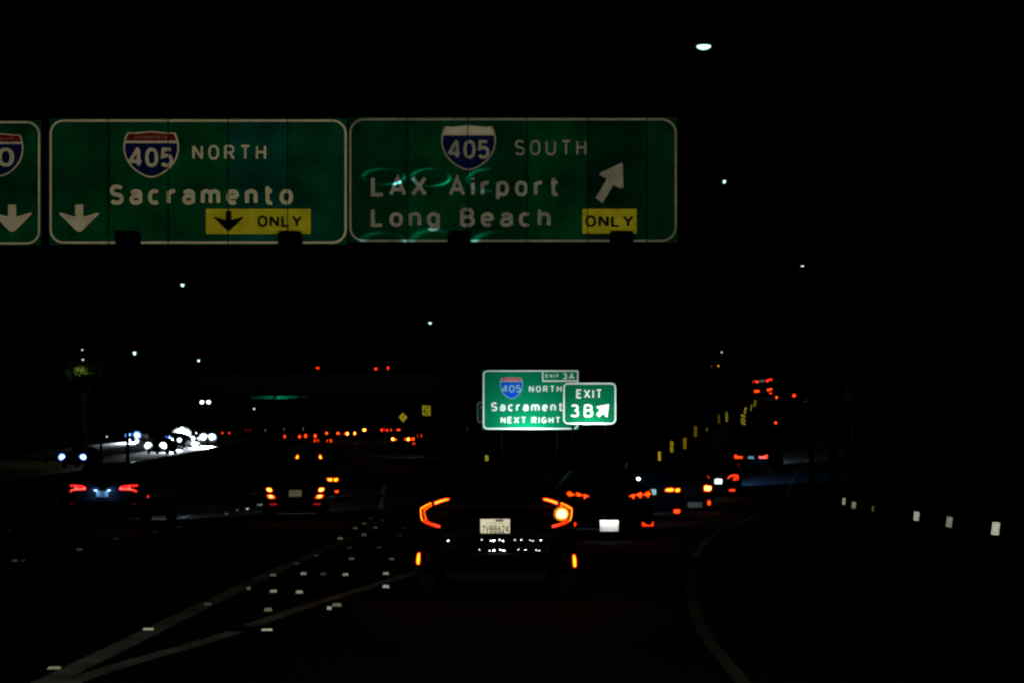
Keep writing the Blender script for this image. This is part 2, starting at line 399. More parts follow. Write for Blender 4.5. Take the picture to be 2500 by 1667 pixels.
def strokes(s, sw, gap):
    """outline pieces of a line of text: list of quad strips, plus its full width"""
    out = []; x = 0.
    for ch in s:
        if ch == ' ': x += .5; continue
        w, paths = GL[ch]
        for P in paths:
            pts = [(x+sw/2+p[0]*1.0, sw/2+p[1]*(1-sw)) for p in P]
            closed = (pts[0][0]-pts[-1][0])**2+(pts[0][1]-pts[-1][1])**2 < 1e-8
            if closed: pts = pts[:-1]
            l, r_ = [], []; n_ = len(pts)
            for i in range(n_):
                p = Vector(pts[i]); a = Vector(pts[i-1]) if (i or closed) else None; b = Vector(pts[(i+1) % n_]) if (i < n_-1 or closed) else None
                ta = (p-a).normalized() if a is not None and (p-a).length > 1e-6 else None; tb = (b-p).normalized() if b is not None and (b-p).length > 1e-6 else None
                if ta is None and tb is None: continue
                t = ((ta or tb)+(tb or ta)); t = t.normalized() if t.length > 1e-4 else (ta or tb)
                nn = Vector((-t.y, t.x)); k = 1/max(.45, nn.dot(Vector((-(tb or ta).y, (tb or ta).x))))
                q1 = p+nn*sw/2*k; q2 = p-nn*sw/2*k
                l.append(q1); r_.append(q2)
            out.append((l, r_, closed))
        x += w+sw+gap
    return out, x-gap
def lettering(s, px0, px1, pyt, pyb, Y, m, parent, name='lettering', sw=.17, gap=.26, off=.012, proj=None):
    st, wd = strokes(s, sw, gap)
    if proj is None:
        a, b = at(px0, pyb, Y), at(px1, pyt, Y); loc = parent.matrix_basis.translation
        f = lambda x, y, k: (a.x+(b.x-a.x)*x/wd-loc.x, Y-off-k*.0005-loc.y, a.z+(b.z-a.z)*y-loc.z)
    else:
        u0, u1, v0, v1, yy = proj
        f = lambda x, y, k: (u0+(u1-u0)*x/wd, yy-k*.0002, v0+(v1-v0)*y)
    b_ = MB()
    for k, (l, r_, closed) in enumerate(st):
        n_ = len(l); kk = k % 5
        b_.add([f(p.x, p.y, kk) for p in l]+[f(p.x, p.y, kk) for p in r_], [(n_+i, n_+(i+1) % n_, (i+1) % n_, i) for i in range(n_ if closed else n_-1)])
    me = bpy.data.meshes.new(name); me.from_pydata(b_.v, [], b_.f); me.update()
    o = link(name, me, m, parent); o['kind'] = 'stuff'
    return o
def text_raw(s):
    c = bpy.data.curves.new('t', 'FONT'); c.body = s; c.size = 1; c.resolution_u = 3
    o = bpy.data.objects.new('t', c); COL.objects.link(o)
    dg = bpy.context.evaluated_depsgraph_get(); dg.update()
    me = bpy.data.meshes.new_from_object(o.evaluated_get(dg))
    v = [tuple(p.co) for p in me.vertices]; f = [tuple(p.vertices) for p in me.polygons]
    bpy.data.objects.remove(o); bpy.data.curves.remove(c); bpy.data.meshes.remove(me)
    return v, f

def poly_px(name, pts, Y, m, parent, off=.008, th=.004):
    loc = parent.matrix_basis.translation
    P = [at(x, y, Y) - loc for x, y in pts]
    b = MB(); b.prism([(p.x, p.z) for p in P], lambda p: (p[0], Y-off-loc.y, p[1]), lambda p: (p[0], Y-off+th-loc.y, p[1]))
    return b.build(name, m, parent)

def rrect(x0, x1, y0, y1, r, n=6):
    out = []
    for cx, cy, a0 in ((x1-r,y0+r,-90),(x1-r,y1-r,0),(x0+r,y1-r,90),(x0+r,y0+r,180)):
        for k in range(n+1):
            a = R(a0+90*k/n); out.append((cx+r*math.cos(a), cy+r*math.sin(a)))
    return out
def border_px(px0, px1, py0, py1, r, w, Y, m, parent, off=.009, gaps=()):
    loc = parent.matrix_basis.translation
    o_ = rrect(px0, px1, py0, py1, r); i_ = rrect(px0+w, px1-w, py0+w, py1-w, max(r-w, 1))
    b = MB(); n = len(o_)
    V = [at(x, y, Y)-loc for x, y in o_] + [at(x, y, Y)-loc for x, y in i_]
    b.add([(v.x, Y-off-loc.y, v.z) for v in V], [(i, (i+1) % n, n+(i+1) % n, n+i) for i in range(n)])
    return b.build('border', m, parent)

def shield(cx, y0, y1, w, Y, parent, num, numbox, band_y, bandmat, blue, edge, bandtext=True, off=.010):
    h = y1-y0
    def outline(k):
        hw = w/2*k; t = y0+h*(1-k)*.45; bt = y1-h*(1-k)*.5
        pts = []
        for u, v in ((-.86,.03),(-.6,.035),(-.45,.025),(-.2,.012),(0,.0),(.2,.012),(.45,.025),(.6,.035),(.86,.03),(.95,.14),(1.0,.3),(.995,.42),(.94,.55),(.84,.67),(.68,.79),(.45,.9),(.2,.975),(0,1),(-.2,.975),(-.45,.9),(-.68,.79),(-.84,.67),(-.94,.55),(-.995,.42),(-1.0,.3),(-.95,.14)):
            pts.append((cx+u*hw, t+v*(bt-t)))
        return pts
    sh_ = poly_px('route_shield', outline(1.0), Y, edge, parent, off)
    inner = outline(.94)
    def clip(pts, ymin, ymax):
        for lim, sgn in ((ymin, 1), (ymax, -1)):
            out = []
            for i in range(len(pts)):
                a, b = pts[i], pts[(i+1) % len(pts)]
                ia, ib = (a[1]-lim)*sgn >= 0, (b[1]-lim)*sgn >= 0
                if ia: out.append(a)
                if ia != ib:
                    t = (lim-a[1])/(b[1]-a[1]); out.append((a[0]+(b[0]-a[0])*t, lim))
            pts = out
        return pts
    lw = max(1.2, h*.025)
    bt = poly_px('shield_band', clip(inner, y0-5, band_y-lw), Y, bandmat, parent, off+.004)
    bf = poly_px('shield_field', clip(inner, band_y+(lw if bandmat is not LEG else 0), y1+5), Y, blue, parent, off+.004)
    for o in (bt, bf): o.parent = sh_
    if bandtext:
        o = lettering('INTERSTATE', cx-w*.29, cx+w*.29, y0+h*.11, band_y-h*.07, Y, bandtext, parent, 'shield_lettering', .16, .3, off+.008); o.parent = sh_
    o = lettering(num, *numbox, Y, edge, parent, 'shield_number', .17, .12, off+.008); o.parent = sh_
    return sh_

def luminaire_box(px, py, w, h, Y, parent):
    a = at(px, py, Y); loc = parent.matrix_basis.translation
    c = a-loc; s = Y/F
    b = MB(); hw, hh = w/2*s, h/2*s
    b.add([(c.x-hw,c.y-.1,c.z-hh),(c.x+hw,c.y-.1,c.z-hh),(c.x+hw,c.y+.12,c.z-hh),(c.x-hw,c.y+.12,c.z-hh),
           (c.x-hw*1.02,c.y-.08,c.z+hh),(c.x+hw*1.02,c.y-.08,c.z+hh),(c.x+hw*.98,c.y+.16,c.z+hh*.7),(c.x-hw*.98,c.y+.16,c.z+hh*.7)],
          [(0,3,2,1),(4,5,6,7),(0,1,5,4),(1,2,6,5),(2,3,7,6),(3,0,4,7)])
    o = b.build('luminaire', DARKM, parent)
    MB().tube([(c.x,c.y+.1,c.z-hh*.5),(c.x,c.y+.55,c.z-hh*.8),(c.x,29.2-loc.y,c.z-hh*.8)], .025, 6).build('luminaire_arm', STEEL, parent)
    return o

# ------------------------------------------------------------------ overhead signs
YS = 29.0
def overhead(label, px0, px1, py0, py1, joints, mats_):
    base = at((px0+px1)/2, py1, YS); e = empty('overhead_sign', base); tag(e, label, 'road sign', 'signs on the overhead gantry')
    xs = [px0]+joints+[px1]
    for i in range(len(xs)-1):
        a, b = at(xs[i], py1, YS)-base, at(xs[i+1], py0, YS)-base
        MB().box(a.x+.003, b.x-.003, 0, .045, a.z, b.z).build('panel', mats_[i % len(mats_)], e)
    for j in joints:
        c, d = at(j, py1-1, YS)-base, at(j, py0+1, YS)-base
        MB().box(c.x-.009, c.x+.009, -.026, -.001, c.z, d.z).build('panel_joint', SEAM, e)
    for z in (.35, 1.25, 2.15):
        a, b = at(px0, 0, YS)-base, at(px1, 0, YS)-base
        MB().box(a.x+.05, b.x-.05, .047, .14, z, z+.09).build('wind_beam', STEEL, e)
    return e
def arrow_down(cx, y0, y1, hw, Y, m, e, off=.012):
    h = y1-y0; sw = hw*.2
    poly_px('arrow', [(cx-sw,y0),(cx+sw,y0),(cx+sw,y0+h*.45),(cx+hw*.95,y0+h*.29),(cx+hw,y0+h*.34),(cx+hw*.12,y1-h*.02),(cx,y1),(cx-hw*.12,y1-h*.02),(cx-hw,y0+h*.34),(cx-hw*.95,y0+h*.29),(cx-sw,y0+h*.45)], Y, m, e, off)

s0 = overhead('green overhead sign cut off by the frame edge, shield ending in 0, white arrow', -330, 99.5, 294, 600, [-193,-47], [GREENS[0],GREENS[2],GREENS[1]])
border_px(-328, 98, 297, 598, 32, 4.6, YS, LEG, s0)
shield(1, 326, 432, 113, YS, s0, '10', (-34, 35, 362, 408), 350, SRED, SBLU, LEG, LEG2)
arrow_down(30, 501, 567, 48, YS, LEG, s0)
s1 = overhead('wide green overhead sign reading 405 NORTH Sacramento with a yellow ONLY panel', 120, 847.5, 290, 598, [265.5,411,557,702.5], [GREENS[1],GREENS[0],GREENS[0],GREENS[3],GREENS[2]])
border_px(121.5, 846.5, 293, 596, 34, 5, YS, LEG, s1)
shield(369.5, 321, 435, 136, YS, s1, '405', (315, 423, 362, 409), 347.5, SRED, SBLU, LEG, LEG2)
lettering('NORTH', 470, 650, 355, 391, YS, LEG, s1, sw=.145, gap=.34)
lettering('Sacramento', 268, 715.5, 452, 501, YS, LEG, s1, sw=.19, gap=.3)
arrow_down(193.5, 501, 567, 48, YS, LEG, s1)
poly_px('yellow_panel', [(503.5,511),(758.7,511),(758.7,572.6),(503.5,572.6)], YS, YEL, s1, .012)
arrow_down(558.5, 516, 565, 36, YS, BLK, s1, .018)
lettering('ONLY', 629, 738, 527, 556, YS, BLK, s1, sw=.2, gap=.14, off=.018)
s2 = overhead('green overhead sign reading 405 SOUTH LAX Airport Long Beach with an upward arrow', 850.5, 1654, 287, 593, [996,1142,1288,1434,1580], [GREENS[4],GREENS[1],GREENS[4],GREENS[1],GREENS[5],GREENS[4]])
border_px(853, 1652, 290, 591.5, 36, 4.6, YS, LEG2, s2)
shield(1144, 306, 417, 134, YS, s2, '405', (1094, 1195, 343, 389), 332, LEG, SBLU, LEG2, None)
lettering('SOUTH', 1257, 1431.5, 343, 380, YS, LEG2, s2, sw=.13, gap=.34)
lettering('LAX', 905.7, 1043, 431, 480.5, YS, LEG2, s2, sw=.18, gap=.2)
lettering('Airport', 1096, 1365.6, 431, 480.5, YS, LEG2, s2, sw=.18, gap=.30)
lettering('Long', 905.7, 1074, 508.6, 555.4, YS, LEG2, s2, sw=.18, gap=.28)
lettering('Beach', 1123.6, 1344.4, 508.6, 555.4, YS, LEG2, s2, sw=.18, gap=.28)
c2 = lambda L: [(830+x/2.735, 260+y/2.735) for x, y in L]
poly_px('arrow', c2([(1707,614),(1752,648),(1826,528),(1868,548),(1893,546),(1887,380),(1878,380),(1733,447),(1735,460),(1782,485)]), YS, LEG2, s2, .012)
poly_px('yellow_panel', [(1422,511),(1554,511),(1554,571.5),(1422,571.5)], YS, YEL, s2, .012)
lettering('ONLY', 1429, 1547, 527, 556, YS, BLK, s2, sw=.2, gap=.15, off=.018)
for px, e in ((312,s1),(709,s1),(1121,s2),(1517,s2)):
    luminaire_box(px, 584.5, 53*29/27.9, 27, 27.9, e)
# refracted light of one luminaire thrown on the airport sign
gl = lamp('SPOT', 'luminaire_light', at(1121, 560, 27.9), 100, (.16, .85, 1), rot=(R(90), 0, 0), angle=165, blend=.3, size=.01)
gl.data.use_nodes = True
n = gl.data.node_tree; em = [x for x in n.nodes if x.type == 'EMISSION'][0]
tcn = n.nodes.new('ShaderNodeTexCoord'); sep = n.nodes.new('ShaderNodeSeparateXYZ'); n.links.new(tcn.outputs['Normal'], sep.inputs[0])
def mth(op, a, b=None, c=None):
    x = n.nodes.new('ShaderNodeMath'); x.operation = op
    for i, v in enumerate((a, b, c)):
        if v is None: continue
        if isinstance(v, (int, float)): x.inputs[i].default_value = v
        else: n.links.new(v, x.inputs[i])
    return x.outputs[0]
az = mth('ABSOLUTE', sep.outputs[2])
GU = mth('DIVIDE', sep.outputs[0], az); GV = mth('DIVIDE', sep.outputs[1], az)
tot = None; D = 29-27.9
lx, lz = at(1121, 560, 27.9).x, at(1121, 560, 27.9).z
for px, py, rx, ry, wdt, st, x0, x1 in ((937,432,50,19,.075,1.3,0,9999),(1052,434,46,21,.075,1.1,0,9999),(1195,440,52,27,.08,.9,0,1200),(935,592,52,22,.14,.5,0,9999),(1060,592,54,28,.14,.35,0,9999),(1215,596,55,28,.14,.2,0,1225)):
    c = at(px, py, YS); s = YS/F
    u0, v0 = (c.x-lx)/D, (c.z-lz)/D
    du = mth('DIVIDE', mth('SUBTRACT', GU, u0), rx*s/D); dv = mth('DIVIDE', mth('SUBTRACT', GV, v0), ry*s/D)
    rr = mth('SQRT', mth('ADD', mth('MULTIPLY', du, du), mth('MULTIPLY', dv, dv)))
    d = mth('DIVIDE', mth('ABSOLUTE', mth('SUBTRACT', rr, 1)), wdt)
    ring = mth('EXPONENT', mth('MULTIPLY', mth('MULTIPLY', d, d), -1))
    # brighter on two sides, as a refractor's image
    ring = mth('MULTIPLY', ring, mth('ADD', .04, mth('POWER', mth('ABSOLUTE', mth('SUBTRACT', mth('MULTIPLY', du, .75), mth('MULTIPLY', dv, .65))), 3.2)))
    dist2 = (c-at(1121, 560, 27.9)).length**3 / D
    if x1 < 9999:
        u1 = ((at(x1, py, YS).x-lx)/D)
        ring = mth('MULTIPLY', ring, mth('LESS_THAN', GU, u1))
    ring = mth('MULTIPLY', ring, st*dist2)
    tot = ring if tot is None else mth('ADD', tot, ring)
n.links.new(tot, em.inputs['Strength'])

# gantry carrying the signs
g = empty('sign_gantry', (7.6, 30.2, road_z(7.6, 30)-.2)); tag(g, 'dark steel truss gantry behind the three overhead signs', 'gantry')
gl_ = g.location
for y in (29.6, 30.6):
    for z in (6.15, 8.1):
        MB().tube([(-22-gl_.x, y-gl_.y, z-gl_.z), (7.6-gl_.x, y-gl_.y, z-gl_.z)], .07, 6).build('chord', STEEL, g)
nb = 20
for y in (29.6, 30.6):
    for i in range(nb):
        xa = -22+29.6*i/nb; xb = -22+29.6*(i+1)/nb
        if 4.0 < (xa+xb)/2 < 4.9: continue
        z0, z1 = (6.15, 8.1) if i % 2 else (8.1, 6.15)
        MB().tube([(xa-gl_.x, y-gl_.y, z0-gl_.z), (xb-gl_.x, y-gl_.y, z1-gl_.z)], .03, 5).build('diagonal', STEEL, g)
for x in (7.6, -22):
    MB().tube([(x-gl_.x, 0, 0), (x-gl_.x, 0, 8.4-gl_.z)], [.24, .18], 12).build('column', STEEL, g)

# ------------------------------------------------------------------ exit signs on posts
cE = lambda L: [(1120+x/5.345, 880+y/5.345) for x, y in L]
Y1 = 70.0
b1 = at(1295, 1047, Y1); b1.z = road_z(b1.x, Y1)-.2
x1 = empty('exit_sign', b1); tag(x1, 'bright green sign reading 405 NORTH Sacramento NEXT RIGHT with EXIT 3A tab', 'road sign', 'signs at the ramp gore')
def rect_px(px0, px1, py0, py1): return [(px0,py0),(px1,py0),(px1,py1),(px0,py1)]
poly_px('panel', rect_px(1178, 1412.5, 902.5, 1047.5), Y1, EXG, x1, 0, .05)
loc = b1
bo = MB()
# outer border with a square upper right corner for the exit tab
def ring_px(o_, i_, Y, m, parent, off):
    loc = parent.matrix_basis.translation; n_ = len(o_)
    V = [at(x, y, Y)-loc for x, y in o_+i_]
    return MB().add([(v.x, Y-off-loc.y, v.z) for v in V], [(i, (i+1) % n_, n_+(i+1) % n_, n_+i) for i in range(n_)]).build('border', m, parent)
def mixr(x0, x1_, y0, y1_, r, w):
    a = rrect(x0, x1_, y0, y1_, r); q = len(a)//4
    a[:q] = [(x1_-.5+.5*math.cos(R(-90+90*k/(q-1))), y0+.5+.5*math.sin(R(-90+90*k/(q-1)))) for k in range(q)]
    return a
ring_px(mixr(1179, 1412, 903, 1047, 12, 0), mixr(1182.3, 1409, 906, 1043.6, 9, 0), Y1, LEGW, x1, .006)
poly_px('border', rect_px(1324, 1326.5, 905.8, 930.5), Y1, LEGW, x1, .007)
poly_px('border', rect_px(1326.5, 1409, 927.5, 930.5), Y1, LEGW, x1, .0075)
shield(1248.7, 919, 973, 56, Y1, x1, '405', (1225.5, 1272, 938.5, 957), 930.2, SREDB, SBLUB, mat('shield_edge', (.35,.75,.8), .6), LEGW)
lettering('EXIT', 1332, 1364, 912.7, 921, Y1, LEGW, x1, sw=.17, gap=.34)
lettering('3A', 1373.5, 1402, 910, 924.5, Y1, LEGW, x1, sw=.16, gap=.3)
lettering('NORTH', 1291.7, 1370.7, 940.5, 956, Y1, LEGW, x1, sw=.15, gap=.34)
lettering('Sacramento', 1199, 1395, 981, 1002.5, Y1, LEGW, x1, sw=.175, gap=.30)
lettering('NEXT RIGHT', 1222.5, 1368, 1016.6, 1032, Y1, LEGW, x1, sw=.175, gap=.30)
for px in (1225, 1360):
    p = at(px, 0, Y1)
    MB().box(p.x-b1.x-.07, p.x-b1.x+.07, .06, .2, 0, at(0, 905, Y1).z-b1.z).build('post', POSTM, x1)
p = at(1285, 1082, Y1-3.0)
MB().box(p.x-b1.x-.35, p.x-b1.x+.35, p.y-b1.y-.08, p.y-b1.y+.1, p.z-b1.z-.1, p.z-b1.z+.06).build('luminaire', DARKM, x1)
for sx in (-1.0, 1.0):
    MB().tube([(p.x-b1.x+sx*.25, p.y-b1.y, p.z-b1.z-.06), (p.x-b1.x+sx*.25, .1, p.z-b1.z-.06)], .025, 6).build('luminaire_arm', STEEL, x1)
lamp('SPOT', 'sign_light', (p.x-b1.x, p.y-b1.y+.05, p.z-b1.z+.12), 420, (.85, 1, 1), x1, target=(p.x-b1.x+.1, 0, p.z-b1.z+2.4), angle=130, blend=.6, size=.15)
Y2 = 57.0
b2 = at(1440, 1035, Y2); b2.z = road_z(b2.x, Y2)-.2
x2 = empty('exit_sign', b2); tag(x2, 'small green sign reading EXIT 3B with a slanted arrow, overlapping a bigger sign', 'road sign', 'signs at the ramp gore')
loc2 = b2
o_ = rrect(1374, 1505, 932.5, 1035.5, 13)
poly_px('panel', o_, Y2, EXG2, x2, 0, .04)
border_px(1375, 1504, 933.5, 1034.5, 12, 3.6, Y2, LEGW, x2, .006)
lettering('EXIT', 1407, 1470, 949, 971.3, Y2, LEGW, x2, sw=.165, gap=.24)
lettering('3B', 1392, 1448, 985.7, 1017, Y2, LEGW, x2, sw=.15, gap=.34)
poly_px('arrow', cE([(1965,563),(1955,563),(1800,592),(1797,607),(1842,640),(1797,690),(1800,702),(1830,738),(1885,682),(1920,732),(1940,734)]), Y2, LEGW, x2, .008)
for px in (1398.6, 1478):
    p = at(px, 0, Y2)
    MB().box(p.x-b2.x-.05, p.x-b2.x+.05, .045, .15, 0, at(0, 940, Y2).z-b2.z).build('post', POSTM, x2)
p = at(1440, 1075, Y2-1.6)
lamp('SPOT', 'sign_light', (p.x-b2.x, p.y-b2.y, p.z-b2.z+.05), 250, (.93, 1, .97), x2, target=(p.x-b2.x, .0, p.z-b2.z+1.9), angle=110, blend=.8, size=.12)
MB().box(p.x-b2.x-.22, p.x-b2.x+.22, p.y-b2.y-.1, p.y-b2.y+.08, p.z-b2.z-.14, p.z-b2.z-.02).build('luminaire', DARKM, x2)
MB().tube([(p.x-b2.x, p.y-b2.y, 0), (p.x-b2.x, p.y-b2.y, p.z-b2.z-.1)], .04, 6).build('luminaire_post', STEEL, x2)
Y3 = 92.0
b3 = at(1200, 1031, Y3); b3.z = road_z(b3.x, Y3)-.2
x3 = empty('road_sign', b3); tag(x3, 'dim green sign mostly hidden behind the bright NEXT RIGHT sign', 'road sign', 'signs at the ramp gore')
poly_px('panel', rrect(1164.5, 1240, 979.5, 1031, 8), Y3, GREENS[2], x3, 0, .04)
border_px(1165, 1239.5, 980, 1030.5, 8, 1.8, Y3, LEG2, x3, .006)
lettering('H', 1173.5, 1180, 990, 998, Y3, LEG2, x3)
for px in (1180, 1225):
    p = at(px, 0, Y3); MB().box(p.x-b3.x-.06, p.x-b3.x+.06, .05, .17, 0, at(0, 985, Y3).z-b3.z).build('post', POSTM, x3)

# ------------------------------------------------------------------ cars
PROFILE = {
 'sedan': [(0,.34,.86,.80,.88,.70),(.02,.27,.96,.875,.985,.74),(.06,.24,1.0,.93,1.04,.76),(.12,.22,1.0,.97,1.07,.74),(.19,.2,.99,.99,1.22,.66),(.28,.2,.98,1,1.385,.60),(.38,.2,.97,1,1.43,.605),(.5,.2,.96,1,1.425,.615),(.58,.2,.95,1,1.34,.64),(.68,.2,.93,1,1.02,.72),(.75,.2,.91,.99,.95,.78),(.88,.22,.85,.95,.86,.8),(.97,.26,.72,.86,.72,.74),(1,.32,.62,.74,.62,.66)],
 'suv':   [(0,.42,.95,.82,1.0,.70),(.015,.34,1.05,.89,1.22,.70),(.04,.3,1.08,.95,1.46,.68),(.09,.27,1.07,.98,1.62,.68),(.16,.26,1.06,1,1.665,.69),(.3,.26,1.05,1,1.68,.70),(.48,.26,1.04,1,1.66,.69),(.57,.26,1.03,1,1.5,.70),(.67,.26,1.01,1,1.15,.76),(.75,.26,.99,.99,1.05,.8),(.9,.3,.92,.94,.95,.8),(.98,.34,.76,.86,.77,.74),(1,.4,.66,.76,.66,.68)],
}
def car_rings(kind, L, Wd, H):
    pr = PROFILE[kind]; base_h = 1.43 if kind == 'sedan' else 1.68
    cs = [curve1([(p[0], p[i]) for p in pr]) for i in range(1, 6)]
    ts = [0,.008,.02,.035,.06,.09,.12,.155,.19,.235,.28,.33,.38,.44,.5,.54,.58,.63,.68,.72,.78,.84,.9,.94,.97,.99,1]
    rings = []
    for t in ts:
        zb, zs, ws, zt, wt = [c(t) for c in cs]
        k = H/base_h; zs *= k; zt = max(zt*k, zs+.02); ws *= Wd/2; wt = min(wt*Wd/2*1.0, ws*.97)
        half = [(0,zb),(.85*ws,zb),(.97*ws,zb+.06),(ws,zb+.3*(zs-zb)),(ws*.995,zb+.72*(zs-zb)),(.965*ws,zs-.03),(.94*ws,zs),
                ((.94*ws+wt)/2,(zs+zt-.05)/2+.005),(wt,zt-.06),(wt*.95,zt-.022),(.85*wt,zt-.004),(.45*wt,zt+.012),(0,zt+.016)]
        ring = [(x, z) for x, z in half] + [(-x, z) for x, z in half[-2:0:-1]]
        rings.append((t*L, ring))
    return rings
_body = {}
def body_mesh(kind, L, Wd, H):
    key = (kind, L, Wd, H)
    if key in _body: return _body[key]
    rg = car_rings(kind, L, Wd, H); m_ = len(rg[0][1]); b = MB()
    V = [(x, y, z) for y, r_ in rg for x, z in r_]
    fs = [(i*m_+k, i*m_+(k+1) % m_, (i+1)*m_+(k+1) % m_, (i+1)*m_+k) for i in range(len(rg)-1) for k in range(m_)]
    nn = len(rg)-1
    fs += [tuple(range(m_-1, -1, -1)), tuple(nn*m_+k for k in range(m_))]
    body = b.add(V, fs).mesh('body', True)
    def patch(i0, i1, ks, d):
        rows = []
        for i in range(i0, i1+1):
            y, r_ = rg[i]; rows.append([(r_[k % m_][0]+d[0]*(1 if r_[k % m_][0] > 0 else -1), y+d[1], r_[k % m_][1]+d[2]) for k in ks])
        return MB().grid(rows).mesh('window', True)
    # ring index: 7 = mid side window, 8 = roof edge, 12 = roof centre
    if kind == 'sedan': rw = (7, 10); ws_ = (15, 18); sw = (10, 17)
    else: rw = (2, 5); ws_ = (15, 18); sw = (6, 17)
    rear = patch(rw[0], rw[1], [9,10,11,12,13,14,15], (0,-.006,.008))
    front = patch(ws_[0], ws_[1], [9,10,11,12,13,14,15], (0,.006,.008))
    sideR = patch(sw[0], sw[1], [6,7,8], (.006,0,0)); sideL = patch(sw[0], sw[1], [m_-6,m_-7,m_-8], (.006,0,0))
    # the side glass starts a little above the belt line
    _body[key] = (body, rear, front, sideR, sideL)
    for q in (rear, front, sideR, sideL): q.materials.append(GLASS)
    return _body[key]
_wh = None
def wheel_meshes():
    global _wh
    if _wh is None:
        t = MB().lathe_x([(-.1,.2),(-.1,.29),(-.08,.325),(.08,.325),(.1,.29),(.1,.2)], 0, 20).mesh('tyre', True); t.materials.append(RUB)
        rb = MB().lathe_x([(-.085,.01),(-.085,.2),(.085,.2),(.085,.06),(.06,.01)], 0, 16)
        for k in range(5):
            a = 2*math.pi*k/5; c, s = math.cos(a), math.sin(a)
            rb.add([(x, r_*c-w*s, r_*s+w*c) for x in (.07,.092) for r_, w in ((.03,-.03),(.2,-.025),(.2,.025),(.03,.03))],
                   [(0,1,2,3),(7,6,5,4),(0,4,5,1),(1,5,6,2),(2,6,7,3),(3,7,4,0)])
        rm = rb.mesh('rim', True); rm.materials.append(RIM); _wh = (t, rm)
    return _wh
def yb_of(kind, Wd):
    pr = PROFILE[kind]
    def f(u, L):
        k = abs(u)/(Wd/2)
        pts = [(0,0)] + [(p[2+1], p[0]*L) for p in pr[:4]]
        for i in range(len(pts)-1):
            if k <= pts[i+1][0]:
                a, b = pts[i], pts[i+1]; return a[1]+(b[1]-a[1])*(k-a[0])/(b[0]-a[0])
        return pts[-1][1]
    return f
def car(label, px, d, kind='sedan', L=4.6, Wd=1.8, H=1.43, pm=P_BLACK, lamps=(), yaw=0., roll=0., pitch=None, group=None, zoff=0., plate=None,
        wheels=True, head=None, oncoming=False, X=None, z=None, name='car', pv=None):
    """a car whose rear (or front, when oncoming) is d metres away; lamps = [(part name, [polygons in (u, v)], material)]"""
    if X is None: X = (px-PX0)*d/F
    if z is None: z = road_z(X, d)+zoff
    e = empty(name, (X, d, z)); tag(e, label, 'car' if name != 'box_truck' else 'truck', group)
    if pitch is None:
        g_ = (road_z(X, d+4)-road_z(X, d))/4 if z == road_z(X, d)+zoff else 0; pitch = math.atan(g_)
    e.rotation_euler = (pitch, R(roll), R(yaw)) 
    e.rotation_mode = 'YXZ' if roll else 'XYZ'
    body, rear, front, sR, sL = body_mesh(kind, L, Wd, H)
    bo_ = link('body', body, None, e)
    if not body.materials: body.materials.append(pm)
    bo_.material_slots[0].link = 'OBJECT'; bo_.material_slots[0].material = pm
    link('rear_window', rear, None, e); link('windscreen', front, None, e); link('side_window', sR, None, e); link('side_window', sL, None, e)
    if wheels:
        t, rm = wheel_meshes()
        for sx in (-1, 1):
            for fy in (.2, .81):
                w_ = empty('wheel', (sx*(Wd/2-.105), fy*L, .325)); w_.parent = e
                if sx < 0: w_.rotation_euler = (0, 0, math.pi)
                link('tyre', t, None, w_); link('rim', rm, None, w_)
    yb = yb_of(kind, Wd)
    for part, polys, m_ in lamps:
        for P in polys:
            b = MB(); b.prism(P, lambda p: (p[0], yb(p[0], L)-.022, p[1]), lambda p: (p[0], yb(p[0], L)+.14, p[1]))
            core = m_ in (G_YEL, G_ORANGE, G_HOT, G_REDO)
            o = b.build(part, G_RIM if core else m_, e)
            if core:
                b = MB(); b.prism(inset(P, .16), lambda p: (p[0], yb(p[0], L)-.034, p[1]), lambda p: (p[0], yb(p[0], L)-.0225, p[1]))
                b.build('lamp_core', m_, o)
    if plate:
        u, v, w, h, pmm = plate
        fr = MB().box(u-w/2-.012, u+w/2+.012, -.028, .03, v-h/2-.012, v+h/2+.012).build('plate_frame', DARKM, e)
        MB().box(u-w/2, u+w/2, -.034, -.0285, v-h/2, v+h/2).build('licence_plate', pmm, e)
    if head:
        pw, col, tgt = head; pw *= .35
        lamp('SPOT', 'headlamp_beam', (0, L+.05, .66), pw, col, e, target=(tgt[0], L+tgt[1], tgt[2]), angle=tgt[3] if len(tgt) > 3 else 75, blend=.9, size=.1)
    return e
def inset(P, k):
    n_ = len(P); A = sum(P[i][0]*P[(i+1) % n_][1]-P[(i+1) % n_][0]*P[i][1] for i in range(n_))/2
    d_ = k*math.sqrt(abs(A))*(1 if A > 0 else -1); out = []
    for i in range(n_):
        a, p, b = Vector(P[i-1]), Vector(P[i]), Vector(P[(i+1) % n_])
        t1, t2 = (p-a).normalized(), (b-p).normalized(); nn = Vector((-t1.y-t2.y, t1.x+t2.x))
        if nn.length < 1e-5: nn = Vector((-t1.y, t1.x))
        nn.normalize(); kk = 1/max(.5, nn.dot(Vector((-t1.y, t1.x))))
        q_ = p+nn*d_*kk; out.append((q_.x, q_.y))
    return out
def mir(polys): return [[(-u, v) for u, v in P] for P in polys]
def conv(polys, cx, sc, ox, oy, d, z0=0.):
    """crop pixels -> (u, v) on the rear of a car centred at photo x cx, d metres away, on ground height z0"""
    s = d/F
    return [[((ox+x/sc-cx)*s, CZ+(HY-(oy+y/sc))*s-z0) for x, y in P] for P in polys]
def ribbon(pts, w):
    l, r_ = [], []
    for i, p in enumerate(pts):
        a = Vector(pts[max(i-1, 0)]); b = Vector(pts[min(i+1, len(pts)-1)]); t = (b-a).normalized(); nn = Vector((-t.y, t.x))*w/2
        l.append((p[0]+nn.x, p[1]+nn.y)); r_.append((p[0]-nn.x, p[1]-nn.y))
    return [[l[i], l[i+1], r_[i+1], r_[i]] for i in range(len(pts)-1)]
